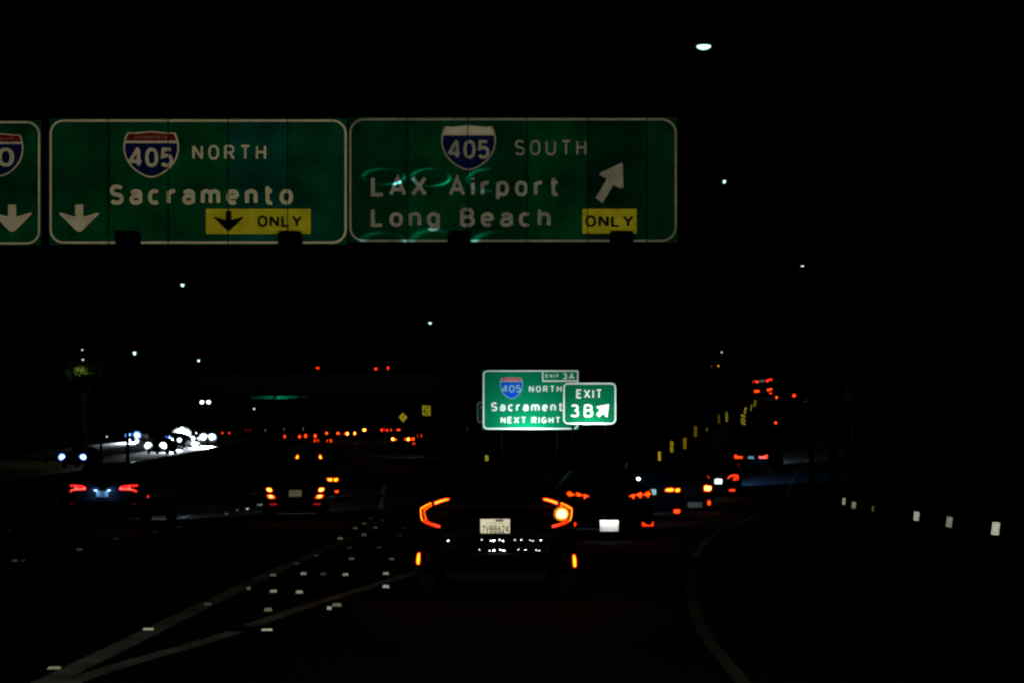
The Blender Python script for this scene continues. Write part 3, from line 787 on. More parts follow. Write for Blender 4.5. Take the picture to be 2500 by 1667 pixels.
def ell(cx, cy, rx, ry, n=12): return [(cx+rx*math.cos(2*math.pi*k/n), cy+ry*math.sin(2*math.pi*k/n)) for k in range(n)]

# --- the near sedan, brake lamps lit and right indicator on
d0 = 15.4; CX = 1211
q = lambda P: conv(P, CX, 5.2267, 990, 1180, d0)
topbar = [(360,242),(440,212),(520,193),(553,195),(557,204),(550,226),(480,243),(370,286)]
outer = [(328,257),(250,292),(180,334),(176,370),(184,440),(206,490)]
inner = [(338,284),(290,312),(234,346),(236,390),(248,440),(268,478)]
wedge = [(196,480),(220,482),(250,470),(275,486),(330,510),(436,540),(446,562),(440,571),(380,562),(280,530),(222,508)]
lens = [(172,325),(330,246),(342,280),(240,345),(250,440),(290,500),(260,520),(205,500),(180,430)]
civic = car('dark maroon sedan straight ahead with lit brake lamps and flashing right indicator', CX, d0, 'sedan', 4.63, 1.80, 1.415, P_MAROON,
    [('brake_lamp', q([topbar]), G_YEL), ('tail_lamp', q([wedge]), G_RED),
     ('brake_lamp', mir(q([topbar])), G_YEL), ('tail_lamp', mir(q([wedge])), G_RED)],
    plate=(-.009, .795, .318, .152, PLATE))
yb0 = yb_of('sedan', 1.80)
def lamp_piece(name, polys, m_, parent, dy0=-.03, dy1=.0):
    b = MB()
    for P in polys: b.prism(P, lambda p: (p[0], yb0(p[0], 4.63)+dy0, p[1]), lambda p: (p[0], yb0(p[0], 4.63)+dy1, p[1]))
    return b.build(name, m_, parent)
for f_ in (lambda P: q(P), lambda P: mir(q(P))):
    ho = lamp_piece('tail_lamp_housing', f_([lens]), LENSD, civic, -.018, .14)
    lamp_piece('light_bar', f_(ribbon(outer, 20)), G_RIM, ho); lamp_piece('light_bar', f_(ribbon(inner, 17)), G_RIM, ho)
    lamp_piece('light_bar_core', f_(ribbon(outer, 7)), G_YEL, ho, -.036, -.0305); lamp_piece('light_bar_core', f_(ribbon(inner, 7)), G_ORANGE, ho, -.036, -.0305)
    lamp_piece('light_bar_tip', f_([[(172,328),(325,245),(330,262),(200,340)],[(228,346),(330,272),(338,290),(246,354)]]), G_ORANGE, ho, -.034, -.0302)
# indicator bowl: reflector dish round a bright bulb
bl = q([[(1990,392)]])[0][0]
dish = MB(); n_ = 20; rws = []
for rr, dy in ((.022,.012),(.04,.004),(.06,-.010),(.074,-.024),(.082,-.030)):
    rws.append([(bl[0]+rr*1.05*math.cos(2*math.pi*k/n_), yb0(bl[0], 4.63)+dy-.012, bl[1]+rr*math.sin(2*math.pi*k/n_)) for k in range(n_+1)])
dish.grid(rws)
ind = dish.build('indicator', mat('amber_dish', (.8,.3,.012), .6), civic, True)
bulb = MB().prism(q([[(1932,405),(1942,366),(1975,338),(2036,350),(2058,384),(2046,440),(1990,450),(1934,438)]])[0], lambda p: (p[0], yb0(bl[0],4.63)-.035, p[1]), lambda p: (p[0], yb0(bl[0],4.63)+.0, p[1])).build('bulb', G_BLINK, ind)
# plate writing
def car_text(s, u0, u1, v0, v1, y, m_, e, name='plate_lettering', **k):
    v, f = text_raw(s); xa, xb = min(p[0] for p in v), max(p[0] for p in v); za, zb = min(p[1] for p in v), max(p[1] for p in v)
    me = bpy.data.meshes.new(name)
    me.from_pydata([(u0+(p[0]-xa)/(xb-xa)*(u1-u0), y, v0+(p[1]-za)/(zb-za)*(v1-v0)) for p in v], [], f); me.update()
    return link(name, me, m_, e)
pu = lambda x: (990+x/5.2267-CX)*d0/F
pv_ = lambda y: CZ+(HY-(1180+y/5.2267))*d0/F
lettering('7VBB624', 0, 0, 0, 0, 0, PLINK, civic, 'plate_lettering', .17, .17, proj=(pu(976), pu(1318), pv_(636), pv_(541), -.037))
car_text('California', pu(1035), pu(1240), pv_(522), pv_(494), -.037, PLRED, civic, name='plate_script')
MB().box(pu(1150), pu(1250), -.05, -.034, pv_(492), pv_(468)).build('plate_sticker', mat('sticker_blue', (.04,.1,.4), .5), civic)
# bumper with two gloss bands added to catch glints, exhaust trim, mirrors, boot spoiler
def arc(z, w, y0, rad=3.0, n=24): return [(w*(2*i/n-1), y0 + (w*(2*i/n-1))**2/(2*rad), z) for i in range(n+1)]
bp = MB(); rows = []
for z, dy in ((.30,.03),(.34,-.01),(.42,-.045),(.50,-.055),(.58,-.05),(.66,-.035),(.70,-.005),(.71,.06)):
    rows.append([(x, y+dy, z) for x, y, _ in arc(z, .86, .0, 2.6)])
bp.grid(rows); bumper = bp.build('bumper', P_MAROON, civic, True)
CHR = mat('glint_gloss', (.001,.001,.001), .02, 0, spec=.8)
for zc, h_, y_, r2, tl in ((.643, .045, -.062, 2.6, .033), (.522, .05, -.078, 3.1, .026)):
    rows = []
    for k in range(9):
        t = (k/8-.5)*2; z = zc+h_*t
        # vertical radius 1.2 m, leaning back 1.9 degrees at its middle
        rows.append([(x, y+y_+(z-zc)**2/2.4+(z-zc)*tl, z) for x, y, _ in arc(z, .56, 0, r2, 40)])
    rows = [[(x, y+.05, z-.004) for x, y, z in rows[0]]]+rows+[[(x, y+.05, z+.004) for x, y, z in rows[-1]]]
    MB().grid(rows).build('bumper_band', CHR, bumper, True)
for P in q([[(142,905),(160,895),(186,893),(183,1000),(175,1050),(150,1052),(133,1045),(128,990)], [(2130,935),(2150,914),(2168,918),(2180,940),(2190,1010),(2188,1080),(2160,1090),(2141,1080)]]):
    rf_ = MB().prism(P, lambda p: (p[0], p[0]**2/5.2-.07, p[1]), lambda p: (p[0], p[0]**2/5.2+.12, p[1])).build('reflector', G_RIM, bumper)  # reflectors made to glow: returned light put in as emission
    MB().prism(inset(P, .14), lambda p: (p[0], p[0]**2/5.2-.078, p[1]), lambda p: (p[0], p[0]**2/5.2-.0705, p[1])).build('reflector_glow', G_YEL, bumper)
MB().box(-.55, .55, -.03, .2, .22, .305).build('diffuser', DARKM, bumper)
MB().tube([(x, y+.03, 1.0) for x, y, z in arc(1.0, .62, 0, 2.6)], .02, 8).build('boot_spoiler', DARKM, civic, True)
for sx in (-1, 1):
    MB().prism(ell(sx*.98, .98, .10, .07), lambda p: (p[0], 2.9, p[1]), lambda p: (p[0], 3.05, p[1])).build('wing_mirror', P_MAROON, civic, True)

# --- grey SUV on the left with V-notched red lamps and a blue-lit plate recess
dA = 36.0; xA = (250.5-PX0)*dA/F; zA = road_z(xA, dA)
qa = lambda P: conv(P, 250.5, 8.711, 130, 1150, dA, zA)
aud = [[(343,282),(420,280),(560,288),(640,303),(684,332),(698,365),(696,388),(640,396),(480,402),(415,404),(380,425),(362,441),(340,438),(338,420),(352,395),(400,372),(470,362),(470,322),(350,318)]]
audl = ribbon([(385,388),(480,375),(660,368)], 14)+ribbon([(478,312),(488,376)], 16)+[ell(664,356,18,20,8)]
suvA = car('dark SUV in the left lane with bright red notched tail lamps and blue-lit plate', 250.5, dA, 'suv', 4.67, 1.89, 1.66, P_SILVER,
    [('tail_lamp', qa(aud), G_REDA), ('tail_lamp', mir(qa(aud)), G_REDA),
     ('reflector', qa([[(372,680),(605,663),(605,690),(372,700)]]), G_REDDIM), ('reflector', mir(qa([[(372,680),(605,663),(605,690),(372,700)]])), G_REDDIM)],  # reflectors glow dimly by themselves instead of returning light
    plate=(0, qa([[(0,475)]])[0][0][1], .30, .15, mat('licence_plate_shaded', (.4,.38,.33), .6, noise=(40,.5))), head=(1600,(.7,.85,1),(1,30,-.4)))
yba = yb_of('suv', 1.89)
for f_ in (lambda P: P, mir):
    b = MB()
    for P in f_(qa(audl)): b.prism(P, lambda p: (p[0], yba(p[0],4.67)-.034, p[1]), lambda p: (p[0], yba(p[0],4.67)-.024, p[1]))
    b.build('light_line', G_REDH, suvA)
vz = qa([[(0,400)]])[0][0][1]
for x in (-.17, .17):
    MB().box(x-.03, x+.03, -.05, -.02, vz-.01, vz+.012).build('plate_lamp', G_PLATE, suvA)
    lamp('SPOT', 'plate_light', (x, -.14, vz+.06), 7, (.16,.42,1), suvA, target=(x*1.5, .05, vz-.15), angle=150, blend=1, size=.02)
vb = qa([[(0,575)]])[0][0][1]
rows = [[(x, .02+dy, vb+dz) for x in [-.75+.1*i for i in range(16)]] for dy, dz in ((.0,.05),(-.12,.04),(-.15,0),(-.15,-.05),(-.17,-.06),(-.17,-.1),(-.1,-.14))]
MB().grid(rows).build('bumper', P_SILVER, suvA, True)

MB().box(.93, .955, .72, .84, .78, .83).build('side_marker', G_REDA, suvA)
MB().prism(ell(1.06, 1.07, .12, .08), lambda p: (p[0], 2.75, p[1]), lambda p: (p[0], 2.9, p[1])).build('wing_mirror', P_SILVER, suvA, True)

# --- middle sedan with stacked lamps
dB = 38.5; xB = (721-PX0)*dB/F; zB = road_z(xB, dB)
qb = lambda P: conv(P, 721, 7.84, 600, 1080, dB, zB)
up = [[(388,880),(400,862),(440,852),(490,858),(515,895),(518,930),(500,940),(440,938),(402,915)]]
uph = [[(418,878),(440,868),(480,880),(496,905),(480,920),(440,918)]]
lo = [[(402,1000),(420,988),(480,984),(545,1000),(572,1045),(568,1068),(480,1066),(425,1048)]]
loh = [[(450,1010),(490,1005),(525,1022),(520,1045),(470,1042)]]
rf = [[(465,1160),(602,1155),(602,1188),(468,1192)]]
sedB = car('dark sedan in the middle lane with stacked orange brake lamps and a pale plate', 721, dB, 'sedan', 4.9, 1.82, 1.45, P_BLACK,
    [('brake_lamp', qb(up)+mir(qb(up)), G_YEL), ('brake_lamp', qb(lo)+mir(qb(lo)), G_ORANGE), ('reflector', qb(rf)+mir(qb(rf)), G_REDDIM)],  # reflector shine put in as weak emission
    plate=(-.0, qb([[(0,965)]])[0][0][1], .335, .185, retro('licence_plate_dull', (.5,.46,.32), (60,.3), 1.5)), yaw=7.5, head=(900,(1,.95,.85),(0,30,-.4)))
ybb = yb_of('sedan', 1.82)
for P in qb(uph)+mir(qb(uph))+qb(loh)+mir(qb(loh)):
    MB().prism(P, lambda p: (p[0], ybb(p[0],4.9)-.036, p[1]), lambda p: (p[0], ybb(p[0],4.9)-.024, p[1])).build('lamp_core', G_HOT, sedB)

# --- car beyond it, right half showing
dC = 54.0; cxC = 772; xC = (cxC-PX0)*dC/F; zC = road_z(xC, dC)
qc = lambda P: conv(P, cxC, 7.84, 600, 1080, dC, zC)
l1 = [[(1542,674),(1655,668),(1660,735),(1600,742),(1562,718)],[(1674,674),(1772,668),(1768,720),(1735,745),(1682,742)]]
l2 = [[(1700,908),(1775,905),(1772,945),(1738,960),(1706,945)]]
car('dark car half hidden behind the middle sedan, one split orange lamp showing', cxC, dC, 'suv', 4.6, 1.86, 1.62, P_BLACK,
    [('brake_lamp', qc(l1)+mir(qc(l1)), G_YEL), ('tail_lamp', qc(l2)+mir(qc(l2)), G_REDO)], yaw=7, head=(900,(1,.95,.9),(0,30,-.4)))

# --- car further up the middle lane
dD = 88.0; cxD = 754; xD = (cxD-PX0)*dD/F; zD = road_z(xD, dD)
qd = lambda P: conv(P, cxD, 7.84, 600, 1080, dD, zD)
l1 = [[(955,300),(958,265),(985,225),(1000,222),(1016,255),(1016,285),(1000,306),(975,308)]]
car('small car up the middle lane with drop-shaped yellow brake lamps', cxD, dD, 'suv', 4.4, 1.78, 1.6, P_BLACK, [('brake_lamp', qd(l1)+mir(qd(l1)), G_YEL)], yaw=6, head=(900,(1,.95,.9),(0,30,-.4)))

# --- coupe to the right of the near sedan
dE = 26.8; cxE = 1487; xE = (cxE-PX0)*dE/F; zE = road_z(xE, dE)
qe = lambda P: conv(P, cxE, 6.533, 1400, 1100, dE, zE)
bars = [[(888,712),(935,695),(976,682),(978,700),(970,758),(962,766),(946,756),(936,728),(892,732)],
        [(990,694),(1050,668),(1090,656),(1096,664),(1086,738),(1066,756),(1056,750),(1046,716),(995,716)],
        [(1110,692),(1165,664),(1200,640),(1216,640),(1216,660),(1240,662),(1242,690),(1225,704),(1210,706),(1204,740),(1188,744),(1165,712),(1116,712)]]
red = [[(1096,1140),(1104,1134),(1320,1136),(1326,1142),(1318,1198),(1300,1206),(1112,1198),(1100,1185)]]
coupe = car('dark coupe with three-bar tail lamps and glaring white plate, ahead on the ramp', cxE, dE, 'sedan', 4.75, 1.88, 1.38, P_BLACK,
    [('tail_lamp_bar', qe(bars)+mir(qe(bars)), G_ORANGE), ('reflector', qe(red)+mir(qe(red)), G_RED)],  # reflector emits its red instead of returning light
    plate=(0.0, qe([[(0,1191)]])[0][0][1], .345, .205, PLATEW), yaw=2, head=(1100,(.3,.62,1),(5,25,-.6,80)))
vp = qe([[(0,1098)]])[0][0][1]
for x in (-.12, .12):
    lamp('SPOT', 'plate_light', (x, -.12, vp+.05), 2.0, (.95,1,.95), coupe, target=(x*.8, -.03, vp-.1), angle=140, blend=1, size=.02)

# --- SUV ahead of the coupe
dG = 38.0; cxG = 1588; xG = (cxG-PX0)*dG/F; zG = road_z(xG, dG)
qg = lambda P: conv(P, cxG, 6.533, 1400, 1100, dG, zG)
l1 = [[(1450,625),(1462,602),(1500,586),(1560,580),(1600,590),(1606,620),(1600,645),(1540,655),(1462,645)],[(1614,602),(1650,590),(1690,585),(1702,600),(1698,650),(1660,657),(1618,652)]]
l2 = [[(1594,935),(1610,928),(1690,928),(1704,935),(1698,985),(1680,994),(1615,994),(1600,985)]]
ve = car('dark blue SUV on the ramp with wide orange brake lamp, ahead of the coupe', cxG, dG, 'suv', 4.6, 1.84, 1.62, P_BLUE,
    [('brake_lamp', qg(l1), G_YEL), ('tail_lamp', [ell(-.74, qg([[(0,637)]])[0][0][1], .06, .03, 8)], G_ORANGE), ('reflector', qg(l2)+mir(qg(l2)), G_REDO),  # lower reflectors are emissive, in place of returned light
     ('added_lamp', qg([ell(1036,445,28,24,10)]), glow('added_lamp_white', (.8,1,.85), 9))], yaw=-5, head=(600,(.6,.8,1),(1.5,30,-.3)),  # small white lamp added to this car for a bright dot of unknown origin
    plate=(-.0, .8, .3, .15, PLATE))

# --- saloon further on, grey plate
dF_ = 46.0; cxF = 1678; xF = (cxF-PX0)*dF_/F; zF = road_z(xF, dF_)
qf = lambda P: conv(P, cxF, 1, 0, 0, dF_, zF)
carF = car('grey car on the ramp with one orange lamp and pale bumper, in the queue', cxF, dF_, 'sedan', 4.5, 1.8, 1.45, P_GREY,
    [('brake_lamp', qf([[(1717,1186),(1722,1182),(1738,1184),(1738,1195),(1732,1199),(1718,1198)]]), G_HOT), ('reflector', qf([ell(1731,1226,4.5,7,8)]), G_REDO)],  # reflector given a glow of its own for returned light
    plate=(qf([[(1697,0)]])[0][0][0], qf([[(0,1231)]])[0][0][1], .46, .17, mat('pale_plate', (.17,.16,.15), .6, noise=(30,.3))), yaw=-4, head=(700,(1,.95,.85),(1.5,30,-.3)))

# --- car with hooked red lamp and bright plate
dH = 56.0; cxH = 1754; xH = (cxH-PX0)*dH/F; zH = road_z(xH, dH)
qh = lambda P: conv(P, cxH, 3.919, 1680, 840, dH, zH)
hook = [[(375,1286),(378,1272),(390,1258),(412,1246),(440,1242),(470,1244),(480,1258),(482,1280),(474,1298),(430,1298),(428,1282),(445,1276),(450,1268),(440,1262),(408,1264),(388,1278)]]
carH = car('dark car with hooked red tail lamp and glowing blue-white plate on the ramp', cxH, dH, 'sedan', 4.7, 1.82, 1.46, P_BLACK,
    [('tail_lamp', qh(hook)+mir(qh(hook)), G_RED), ('reflector', qh([[(392,1384),(447,1382),(447,1402),(394,1402)]]), G_RED)],  # reflector's returned light put in as red emission
    plate=(0, qh([[(0,1309)]])[0][0][1], .28, .19, PLATEW), yaw=-9, head=(4500,(.12,.45,1),(8,12,-.8,50)))
vp = qh([[(0,1285)]])[0][0][1]
lamp('SPOT', 'plate_light', (0, -.14, vp+.08), 9, (.6,.9,1), carH, target=(0, -.03, vp-.1), angle=140, blend=1, size=.02)

# --- car beginning the climb
dI = 66.0; cxI = 1833.5; xI = (cxI-PX0)*dI/F; zI = CZ+(HY-1115)*dI/F-.85
qi = lambda P: conv(P, cxI, 3.919, 1680, 840, dI, zI)
bow = [[(442,1062),(446,1054),(462,1055),(482,1074),(522,1066),(525,1072),(522,1090),(484,1088),(462,1091),(444,1090)]]
carI = car('dark car climbing the ramp with bow-shaped red lamps and teal-lit plate', cxI, dI, 'sedan', 4.7, 1.82, 1.46, P_BLACK,
    [('tail_lamp', qi(bow)+mir(qi(bow)), G_REDO), ('reflector', qi([ell(481,1148,10,6,8)]), G_REDDIM)], z=zI, pitch=.06, yaw=-19,  # reflector lit by its own emission, not by headlamps
    plate=(0, qi([[(0,1082)]])[0][0][1], .3, .12, mat('teal_lit_plate', (.3,.5,.5), .6, noise=(30,.4))), head=(3000,(.6,.8,1),(3,30,1.5)))  # teal of the plate light put into the plate colour too
vp = qi([[(0,1065)]])[0][0][1]
lamp('SPOT', 'plate_light', (0, -.14, vp+.08), 1.6, (.5,.85,1), carI, target=(0, -.03, vp-.1), angle=140, blend=1, size=.02)

# --- three cars high on the ramp
def ramp_car(label, c, d, lampy, lamps, lz, roll, pm=P_BLACK, kind='sedan', head=None, plate=None, wd=1.82):
    s = d/F; z = CZ+(HY-lampy)*s-lz
    qq = lambda P: conv(P, c, 3.919, 1680, 840, d, z)
    # undo the roll for the outline so that the tilted lamps land where they show
    return car(label, c, d, kind, 4.6, wd, 1.5 if kind == 'sedan' else 1.7, pm, [(a, qq(P), m_) for a, P, m_ in lamps], z=z, pitch=.08, yaw=-20, head=head, plate=plate)
ramp_car('car at the top of the ramp, highest pair of red lamps beside a pale plate', 1859.7, 140, 929, [('tail_lamp', [[(612,346),(640,344),(672,346),(672,370),(614,369)]], G_REDO), ('tail_lamp', [[(745,341),(780,330),(795,328),(793,349),(768,358),(745,359)]], G_RED)], .95, -4, kind='suv', head=(2500,(.25,.58,1),(-3,20,.2,70)), plate=(0, .95, .5, .25, mat('grey_plate', (.3,.3,.3), .6, noise=(20,.5))))
ramp_car('car high on the ramp with split red lamps, just below the highest car', 1862.5, 128, 952, [('tail_lamp', [[(633,436),(655,433),(656,459),(634,460)],[(659,436),(682,432),(682,456),(660,458)]], G_REDO), ('tail_lamp', [[(757,425),(778,422),(780,446),(758,446)],[(782,421),(801,420),(802,440),(783,443)]], G_REDO), ('reflector', [ell(790,467,12,8,8)], G_RED)], .9, -3, kind='sedan', head=(1500,(.7,.85,1),(0,30,-.3)), plate=(0,.8,.45,.2,MATS['grey_plate']))  # reflector glows by emission in place of returned light
ramp_car('car high on the ramp with widely spaced round red lamps, farthest to the right', 1917.5, 122, 966, [('tail_lamp', [ell(845,506,15,16,10)], G_ORANGE), ('tail_lamp', [ell(1013,490,13,16,10)], G_REDO)], .9, -5, kind='sedan', head=(1500,(.8,.9,1),(0,30,-.3)), plate=(0,.8,.4,.2,MATS['grey_plate']))
ramp_car('lone dark car on the ramp shoulder with a single red lamp showing', 1912, 95, 1031, [('tail_lamp', [ell(840,748,12,14,10)], G_REDO)], .9, -5, kind='sedan')

# --- far traffic queue on the main carriageway
def far_car(px0, px1, py, m_, w=9, h=8, kind='sedan', shape='ell', pm=P_BLACK, extra=(), label=None, hl=500, wid=1.5, mr=None):
    d = max(95., min(178., wid*F/(px1-px0)))
    c = (px0+px1)/2; s = d/F
    X = (c-PX0)*s; z = CZ+(HY-py)*s-.85
    hw = (px1-px0)/2*s
    mk_ = (lambda x: [ell(x, .85, w/2*s, h/2*s, 8)]) if shape == 'ell' else (lambda x: [[(x-w/2*s,.85-h/2*s),(x+w/2*s,.85-h/2*s),(x+w/2*s,.85+h/2*s),(x-w/2*s,.85+h/2*s)]])
    lamps = [('tail_lamp', mk_(-hw), m_), ('tail_lamp', mk_(hw), mr or m_)]
    for dx, dy, ww, hh, mm in extra:
        lamps.append(('tail_lamp', [ell((dx-c)*s, .85+(py-dy)*s, ww/2*s, hh/2*s, 8)], mm))
    return car(label or 'distant car showing only a small pair of red tail lamps in the queue', c, d, kind, 4.5, 1.8, 1.45 if kind == 'sedan' else 1.7, pm, lamps,
               X=X, z=z, pitch=.04, group='distant traffic queue', head=(hl,(.95,.95,.9),(0,30,-.4)) if hl else None, yaw=3)
far_car(695, 731, 1065, G_REDO, 6, 9)
far_car(746, 769.5, 1063, G_REDO, 7, 10, label='distant car with red lamps round a pale plate in the queue', wid=1.2)
far_car(772, 803, 1075, G_ORANGE, 12, 7, 'sedan', 'rect', label='distant car with wide split orange lamps, lowest of the queue')
far_car(797.5, 825, 1056.5, G_ORANGE, 7, 7, label='distant car with small orange lamps between pale reflections', wid=1.3)
far_car(848, 875, 1057.5, G_HOT, 8, 9, label='distant car with glaring yellow brake lamps in the middle of the queue', extra=((842,1058,5,5,G_REDO),), wid=1.3)
far_car(866, 906, 1057, G_HOT, 7, 9, label='distant car with hot yellow brake lamps and red glow, in the queue')
far_car(889.5, 934, 1048.5, G_HOT, 11, 8, 'suv', label='distant tall car with one bright yellow lamp above the queue', mr=G_RED)
far_car(919, 945, 1049, G_RED, 5, 6, wid=1.2, label='distant car with tiny red lamps between the bright lamp and cyan lamp')
far_car(952, 973, 1049, G_REDO, 8, 6, 'sedan', 'rect', label='distant car with narrow red lamps and two bluish plate lamps', wid=1.1)
far_car(959, 1008, 1071, G_HOT, 9, 9, label='distant car with glaring brake lamps at the right end of the queue', extra=((965,1072,7,6,G_REDO),(990,1071,6,5,G_REDO),(997,1071,9,9,G_HOT),(1010,1082,6,5,G_RED)), mr=G_REDO, hl=2500)
far_car(977, 1024, 1063, G_RED, 10, 7, 'suv', 'rect', label='distant tall car with square red lamps at the right end of the queue', hl=2500)
far_car(543, 560, 1056, G_RED, 3.5, 5, wid=.9, hl=0, label='far car with two tiny red lamps beside the headlamp glare')
far_car(600, 611, 1049, G_REDDIM, 3, 3, wid=.6, hl=0, label='very far car, faintest red dots left of the queue')

# --- oncoming cars with headlamps
def oncoming(label, px0, px1, py, m_, r_=6, d=None, power=1500, col=(.8,.9,1), extra=(), kind='sedan', rl=None):
    d = d or 1.4*F/(px1-px0); c = (px0+px1)/2; s = d/F
    X = (c-PX0)*s; z = CZ+(HY-py)*s-.7; L = 4.6
    e = car(label, c, d+L, kind, L, 1.8, 1.45 if kind == 'sedan' else 1.7, P_BLACK, (), X=X, z=z, pitch=0, group='oncoming cars beyond the median', yaw=0)
    e.location.y = d; e.rotation_euler = (0, 0, math.pi); e.location.y = d+L
    for x, rr in ((px0, rl or r_), (px1, r_)):
        u = -(x-c)*s; k_ = rr*s; rows = []
        for q1, dy in ((.5,-.22),(.8,-.17),(1.1,-.10),(1.4,-.03),(1.6,.03),(1.65,.0)):
            rows.append([(u+k_*q1*1.05*math.cos(2*math.pi*i/16), L+dy, .7+k_*q1*math.sin(2*math.pi*i/16)) for i in range(17)])
        ho = MB().grid(rows).build('headlamp', mat('blue_glare_bowl', (.12,.32,.9), .5) if m_ is G_HEADB else mat('white_glare_bowl', (.75,.85,.9), .5), e, True)  # oversized bowl: glare round the lamp put into its shape and colour
        MB().prism(ell(u, .7, k_*.72, k_*.72, 14), lambda p: (p[0], L+.05, p[1]), lambda p: (p[0], L-.18, p[1])).build('lamp_lens', m_, ho)
    for x, y, rr, mm in extra:
        u = -(x-c)*s
        MB().prism(ell(u, .7+(py-y)*s, rr*s*.8, rr*s, 12), lambda p: (p[0], L+.03, p[1]), lambda p: (p[0], L-.2, p[1])).build('fog_glare_lamp', mm, e)
    lamp('SPOT', 'headlamp_beam', (0, L+.25, .7), power*2.4, col, e, target=(-.1, L+1.75, -.02), angle=46, blend=.5, size=.2)
    return e
oncoming('nearest oncoming car with two blue-white headlamps left of the dark SUV', 151, 202, 1115, G_HEADB, 5.5, power=300, col=(.6,.75,1))
oncoming('oncoming car with bluish headlamps above fog lamps, beyond the median', 313, 334, 1062, G_HEADB, 7, d=175, power=9000, extra=((314,1074,4,G_HEAD),(334,1075,4,G_HEAD)), rl=5)
oncoming('oncoming car with low white headlamps on either side of a dark gap', 362, 398, 1087.5, G_HEAD, 6, d=122, power=3200)
oncoming('oncoming car with one small bluish headlamp in the glare', 411, 430, 1069, G_HEADB, 4.5, d=170, power=5000)
oncoming('oncoming tall vehicle with the most glaring white headlamps of the group', 436, 452, 1059, G_HEAD, 10, d=186, power=16000, kind='suv', extra=((438,1073,6,G_HEAD),(450,1073,6,G_HEAD),(444,1048,6,G_HEAD)))  # extra lamps above and below added to fill out the glare
oncoming('oncoming car with small round white headlamps beside the most glaring pair', 465, 476, 1060, G_HEAD, 4.5, d=196, power=5000, extra=((472,1070,4,G_HEAD),))
oncoming('oncoming car with tight white headlamps between the glaring and the end pair', 470, 489, 1071, G_HEAD, 5, d=172, power=9000)
oncoming('oncoming car with dim white headlamps left of the most glaring pair', 418, 438, 1074, G_HEAD, 4, d=150, power=9000)
oncoming('oncoming car with white headlamps at the right end of the glare', 497, 517, 1067.5, G_HEAD, 7, d=160, power=14000)

# ------------------------------------------------------------------ barriers
def barrier(name, label, fx, y0, y1, step, h=.85, side=1, m_=CONC, seg=12):
    e = empty(name, (fx(y0), y0, road_z(fx(y0), y0))); tag(e, label, 'barrier')
    prof = [(-.3,-.1),(-.3,.08),(-.17,.33),(-.09,h),(.09,h),(.17,.33),(.3,.08),(.3,-.1)]
    y = y0
    while y < y1-.01:
        ye = min(y+step*seg, y1); rows = []; k = int((ye-y)/step)+1
        for i in range(k+1):
            yy = y+(ye-.03-y)*i/k; x = fx(yy); z = road_z(x, yy)
            rows.append([(x+a-e.location.x, yy-e.location.y, z+b-e.location.z) for a, b in prof])
        MB().grid(rows).build('barrier_segment', m_, e)
        y = ye
    return e
barrier('median_barrier', 'long concrete barrier between the two directions of traffic', lambda y: -20.5+sh(y), 8, 240, 2)
barrier('ramp_barrier', 'concrete barrier along the left edge of the climbing ramp', lambda y: xrl(y)-.7, 50, 190, 2, .9)
barrier('ramp_barrier', 'concrete barrier along the outer right edge of the climbing ramp', lambda y: xrr(y)+2.3, 70, 190, 2, .9)

# ------------------------------------------------------------------ delineators
def delineator(px, py, Y, w, h, m_, label, group, tilt=0., ground=None, striped=False, pm=None):
    c = at(px, py, Y); gz = road_z(c.x, Y)-.22 if ground is None else ground
    e = empty('delineator_post', (c.x, Y, gz)); tag(e, label, 'delineator', group)
    hw, hh = w/2, h/2
    MB().box(-.02, .02, 0, .025, 0, max(.1, c.z-gz+hh+.015)).build('post', pm or mat('dark_post', (.006,.005,.005), .95, spec=.05), e)
    if striped:
        MB().box(-hw, hw, -.012, -.002, c.z-gz-hh, c.z-gz+hh).build('marker_board', BLK, e)
        for k in range(3):
            z0 = c.z-gz-hh+h*(k+.1)/3
            MB().prism([(-hw,z0+h*.2),(hw,z0),(hw,z0+h*.15),(-hw,z0+h*.35)], lambda p: (p[0],-.016,p[1]), lambda p: (p[0],-.0125,p[1])).build('stripe', m_, e)
    else:
        MB().prism([(-hw-tilt*hh,-hh+c.z-gz),(hw-tilt*hh,-hh+c.z-gz-.01),(hw+tilt*hh,hh+c.z-gz-.008),(-hw+tilt*hh,hh+c.z-gz)], lambda p: (p[0],-.012,p[1]), lambda p: (p[0],-.002,p[1])).build('reflector', m_, e)
    return e
WD = 'white reflector post beside the ramp, '
for px, py, Y, w, h, lab, m_ in ((2430,1288,16,.082,.14,'largest and brightest',REFW),(2317,1272,17.7,.07,.125,'greyish one next to the brightest',retro('grey_reflector', (.45,.47,.45), (40,.3))),
      (2237,1258,19.4,.07,.12,'third counted from the brightest',REFW),(2131,1240,21.8,.02,.08,'thin faint amber one in the row',retro('faint_amber', (.3,.24,.1))),(2084,1231,24,.07,.11,'warm-tinted one',retro('warm_reflector', (.62,.52,.4), (40,.3))),(2060,1222,25.7,.05,.12,'farthest of the row',REFW)):
    delineator(px, py, Y, w, h, m_, WD+lab, 'white reflector posts', tilt=.12)
yl = [(1610,1115,58,9,28),(1640,1089,61,10,27),(1672,1081,64,10,27),(1698,1052,68,10,25),(1726,1047,71,6,9),(1755,1022,75,7,22),(1774,1016,79,7,23)]
for i, (px, py, Y, w, h) in enumerate(yl):
    w *= .72
    delineator(px, py, Y, w*Y/F, h*Y/F, REFY, ['lowest yellow reflector strip climbing the ramp barrier','second lowest yellow reflector strip on the ramp barrier','third yellow reflector strip up the ramp barrier','fourth yellow reflector strip up the ramp barrier','tiny stubby yellow reflector between two taller strips','sixth yellow reflector strip up the ramp barrier','bright yellow reflector strip, highest of the loose row'][i], 'yellow barrier reflectors', ground=road_z((px-PX0)*Y/F, Y))
c8 = lambda x, y: (1680+x/3.919, 840+y/3.919)
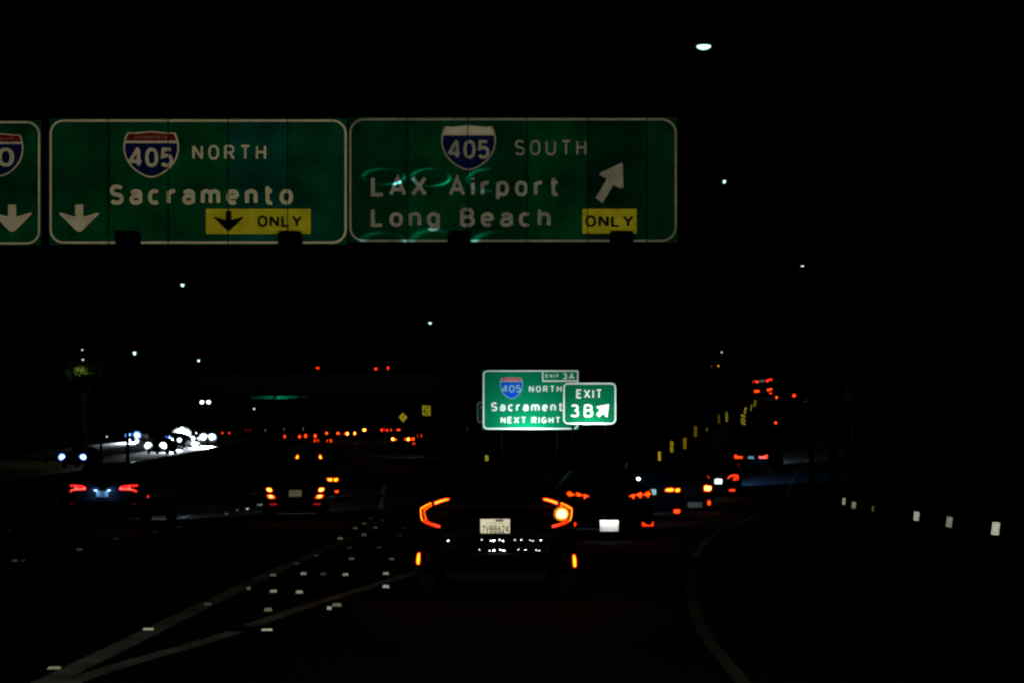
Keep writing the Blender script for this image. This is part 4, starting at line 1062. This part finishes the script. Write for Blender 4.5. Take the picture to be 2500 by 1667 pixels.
px, py = c8(526, 722); delineator(px, py, 84, 11*84/F, 27*84/F, REFY, 'marker board with slanting yellow stripes beside the ramp', 'yellow barrier reflectors', striped=True)
for x, y, lab, w, h, Y in ((546,632,'leaning yellow strip just above the striped marker board',5,17,90),(604,603,'faint narrow yellow strip near the ramp top',3,15,94),(640,562,'uppermost yellow reflector strip near the ramp cars',6,15,98)):
    px, py = c8(x, y); delineator(px, py, Y, w*Y/F, h*Y/F, REFY, lab, 'yellow barrier reflectors', tilt=.2)
delineator(1188.5, 1117, 50, 8*50/F, 13*50/F, REFA, 'orange reflector on a short post below the exit signs', 'gore reflectors')
delineator(1154, 1112, 52, 4*52/F, 14*52/F, mat('dull_amber', (.12,.1,.04), .7), 'dull brown reflector post left of the orange one', 'gore reflectors')
delineator(1141, 1047, 60, 3*60/F, 11*60/F, mat('dull_orange', (.3,.12,.02), .7), 'thin faint orange reflector left of the exit signs', 'gore reflectors')
for i, (px, py) in enumerate(((648,1049),(692.5,1047),(740.5,1046))):
    delineator(px, py, 130, 3*130/F, 8*130/F, REFW, ['faint white reflector post left of the distant queue','middle white reflector post above the distant queue','white reflector post nearest the distant queue'][i], 'far white posts')

# ------------------------------------------------------------------ yellow warning signs
Yw = 150.
def post_sign(name, label, px, py, Y, pts, m_, ink):
    c = at(px, py, Y); gz = road_z(c.x, Y)-.25; e = empty(name, (c.x, Y, gz)); tag(e, label, 'road sign', 'yellow warning signs')
    poly_px('panel', pts, Y, m_, e, 0, .02)
    MB().box(-.05, .05, .03, .1, 0, c.z-gz).build('post', STEEL, e)
    for P in ink: poly_px('symbol', P, Y, BLK, e, .006)
    return e
post_sign('warning_sign', 'yellow diamond warning sign with a dark arrow above the traffic queue', 984, 1017.5, Yw, [(984,1006),(994.5,1017.5),(984,1029.5),(973.5,1017.5)], YEL, [[(983,1023),(985,1023),(985.5,1016),(988,1012),(986.5,1011),(983,1015)]])
post_sign('warning_sign', 'yellow rectangular sign with dark print beside the diamond sign', 1041, 1001, Yw, [(1031,988),(1051,989),(1051,1014),(1031,1013)], YEL, [[(1035,994),(1047,994),(1047,996),(1035,996)],[(1034,1000),(1040,1000),(1040,1005),(1034,1005)],[(1042,1001),(1048,1001),(1048,1003),(1042,1003)],[(1035,1008),(1047,1008),(1047,1010),(1035,1010)]])

# ------------------------------------------------------------------ overpass with its cars and the sign behind it
YO = 200.; dz0, dz1 = at(0, 957, YO).z, at(0, 908, YO).z
ov = empty('overpass', (-30, YO, zm(YO)-.5)); tag(ov, 'dark concrete overpass crossing the freeway in the distance', 'bridge')
L_ = ov.location
MB().box(-140-L_.x, 24-L_.x, 0, 11, dz0-L_.z, dz0+1.9-L_.z).build('deck', CONCD, ov)
MB().box(-140-L_.x, 24-L_.x, -.25, 0-.003, dz0+1.6-L_.z, dz1-L_.z).build('parapet', CONCD, ov)
MB().box(-140-L_.x, 24-L_.x, 11.003, 11.25, dz0+1.6-L_.z, dz1-L_.z).build('parapet', CONCD, ov)
for x in (-66, -47, -4, 20):
    MB().box(x-1-L_.x, x+1-L_.x, 3, 8, -3, dz0-L_.z-.003).build('pier', CONCD, ov)
for lab, c, pts in (('car on the overpass showing one red lamp over the parapet', 760, [(775,897,7,5)]), ('car on the overpass showing two red lamps over the parapet', 932, [(917,899,8,6),(947,897,4,8)])):
    Yc = YO+4.; X = (c-PX0)*Yc/F; zc = dz0+1.93; s = Yc/F
    e = car(lab, c, Yc, 'suv', 4.7, 1.9, 2.0, P_BLACK, [('tail_lamp', [ell((px-c)*s, CZ+(HY-py)*s-zc, w/2*s, h/2*s, 8)], G_RED) for px, py, w, h in pts], X=X, z=zc, pitch=0, group='cars on the overpass')
Yg = 214.; bg = at(682, 974, Yg)
far_s = empty('overhead_sign', bg); tag(far_s, 'far green sign strip showing under the overpass deck', 'road sign')
poly_px('panel', [(611,930),(752,930),(752,971),(611,973)], Yg, GREENS[3], far_s, 0, .06)
for px in (673, 731): poly_px('luminaire', [(px-5,974),(px+5,974),(px+2,966),(px-2,966)], Yg, STEEL, far_s, .3, .2)
lamp('SPOT', 'sign_light', (bg.x-bg.x, -1.6, -.5), 190, (.6,1,.8), far_s, target=(0, 0, 1.2), angle=165, blend=.3, size=.3)
for sx in (-4.6, 4.6): MB().box(sx-.15, sx+.15, .1, .4, zm(Yg)-bg.z-.5, 2.5).build('post', STEEL, far_s)
e = oncoming('far car high on a left flyover with a close pair of white headlamps', 493.5, 509, 981.5, G_HEAD, 3.6, d=240, power=200)
# flyover carrying that car
zf = e.location.z
fl = empty('flyover', (-55, 236, zm(236)-1)); tag(fl, 'dark flyover deck beyond the median on the left', 'bridge')
MB().box(-75, 20, 0, 16, zf-.9-fl.location.z, zf-.02-fl.location.z).build('deck', CONCD, fl)
for x in (-40, 0): MB().box(x-1, x+1, 5, 9, -3, zf-.903-fl.location.z).build('pier', CONCD, fl)

# ------------------------------------------------------------------ street lamps
def street_lamp(label, px, py, d, lens_px, m_, pole_dx, power=0, col=(.9,1,.92), arm=True):
    c = at(px, py, d); s = d/F; base_x = c.x+pole_dx; gz = road_z(base_x, min(d, 590))-.25
    e = empty('street_lamp', (base_x, d, gz)); tag(e, label, 'street lamp', 'street lamps')
    zt = c.z-gz; kq = 1 if lens_px[0] > 20 else .75; w, h = lens_px[0]*s*kq, lens_px[1]*s*kq
    MB().tube([(0,0,0),(0,0,zt*.5),(0,0,zt-.3)], [.11,.09,.06], 8).build('pole', STEEL, e)
    sg = 1 if pole_dx > 0 else -1
    MB().tube([(0,0,zt-.3),(-pole_dx*.3,0,zt+.05),(-pole_dx+sg*.35,0,zt+.12)], .04, 6).build('arm', STEEL, e)
    hd = MB(); x0 = -pole_dx
    hd.add([(x0-.36,-.16,zt+.04),(x0+.36,-.12,zt+.05),(x0+.36,.12,zt+.05),(x0-.36,.16,zt+.04),(x0-.28,-.1,zt+.16),(x0+.34,-.08,zt+.17),(x0+.34,.08,zt+.17),(x0-.28,.1,zt+.16)],
           [(0,3,2,1),(4,5,6,7),(0,1,5,4),(1,2,6,5),(2,3,7,6),(3,0,4,7)])
    hd.build('lamp_head', DARKM, e)
    rows = []
    for k in range(5):
        t = k/4; rows.append([(x0+w/2*math.cos(a)*math.sin(R(90)*(1-t*.98)), -.0+.13*math.sin(a)*math.sin(R(90)*(1-t*.98)), zt+.035-h*math.sin(R(90)*t)) for a in [2*math.pi*i/14 for i in range(15)]])
    MB().grid(rows).build('lens', m_, e, True)
    if power: lamp('SPOT', 'street_light', (x0, 0, zt-h-.1), power, col, e, rot=(0,0,0), angle=150, blend=.7, size=.1)
    return e
street_lamp('large bright street lamp above and right of the overhead signs', 1718, 117, 33, (35,8), G_STREET, 3.0, 0)
street_lamp('small white street lamp dot right of the airport sign', 1768.5, 445, 49, (9,8), G_STREET, 3.0)
street_lamp('tiny greenish twin street lamp at far right', 1959, 652, 71, (10,3), G_STREETW, 2.5)
street_lamp('white street lamp on the left just below the Sacramento sign', 445.5, 697, 78, (11,8), G_STREET, -3)
street_lamp('white street lamp over the middle, below the airport sign', 1050, 790, 100, (10,6), G_STREET, 3)
street_lamp('round glaring white street lamp above the oncoming headlamps', 328.5, 859, 127, (10,11), G_STREET, -3)
street_lamp('small white street lamp right of the round glaring one', 485, 878, 138, (7,8), G_STREET, -3)
street_lamp('faint street lamp dot over the lit tree, upper one', 201, 853, 150, (5,4), G_STREETW, -3)
street_lamp('faint street lamp dot touching the top of the lit tree', 202.5, 877, 115.3, (6,4), G_STREETW, -3, 130, (.85,1,.4))
street_lamp('tiny white street lamp under the left end of the green strip sign', 620.5, 996, 190, (5,5), G_STREET, -3)
street_lamp('tiny white lamp left of the oncoming headlamps', 261, 1064, 185, (4,5), G_STREETW, -3)
street_lamp('tiny white lamp high over the far end of the ramp', 1762, 858, 260, (4,5), G_STREETW, 3)
street_lamp('tiny orange lamp left of the ramp cars, brighter of two', 1754, 891, 250, (5,5), G_STREETO, 3)
street_lamp('tiny orange lamp left of the ramp cars, dimmer of two', 1737, 893, 252, (3,3), glow('street_lamp_amber_dim', (1,.4,.05), .3), 3)
street_lamp('tiny cyan-white lamp among the distant red tail lamps', 944, 1052, 170, (6,9), glow('street_lamp_cyan', (.6,1,1), 6), 2)

# ------------------------------------------------------------------ tree caught by a street lamp
def tree(label, px, py, d, rad, seed):
    rnd = random.Random(seed); c = at(px, py, d); gz = road_z(max(-40+sh(d), c.x), d)-.25; h = c.z-gz
    e = empty('tree', (c.x, d, gz)); tag(e, label, 'tree')
    tr = MB(); tr.tube([(0,0,0),(.1,0,h*.3),(-.05,.1,h*.6),(0,0,h)], [.22,.17,.12,.05], 8)
    ends = []
    for k in range(9):
        a = k*2.4+rnd.random(); r_ = rad*(.5+.45*rnd.random()); z0 = h*(.5+.05*k); p = (r_*math.cos(a), r_*math.sin(a), h+rad*(rnd.random()-.45))
        tr.tube([(0,0,z0), (p[0]*.5, p[1]*.5, (z0+p[2])/2+.3), p], [.08,.05,.02], 5); ends.append(p)
    tr.build('trunk', mat('bark', (.003,.0025,.002), .9, noise=(4,.4)), e)
    cr = MB()
    for p in ends+[(0,0,h+rad*.4)]:
        for k in range(7):
            cc = Vector(p)+Vector((rnd.gauss(0,1), rnd.gauss(0,1), rnd.gauss(0,.7)))*rad*.23
            for j in range(70):
                v = cc+Vector((rnd.gauss(0,1), rnd.gauss(0,1), rnd.gauss(0,1)))*rad*.13
                u = Vector((rnd.gauss(0,1), rnd.gauss(0,1), rnd.gauss(0,1))).normalized(); w = u.orthogonal().normalized(); l = .16+.1*rnd.random()
                cr.add([v-u*l, v+w*l*.4, v+u*l, v-w*l*.4], [(0,1,2,3)])
    me = bpy.data.meshes.new('crown'); me.from_pydata(cr.v, [], cr.f); me.update()
    link('crown', me, mat('leaves', (.09,.13,.025), .6), e)
    return e
tree('leafy tree top lit green by a street lamp at far left', 205, 899, 117.5, 1.1, 3)
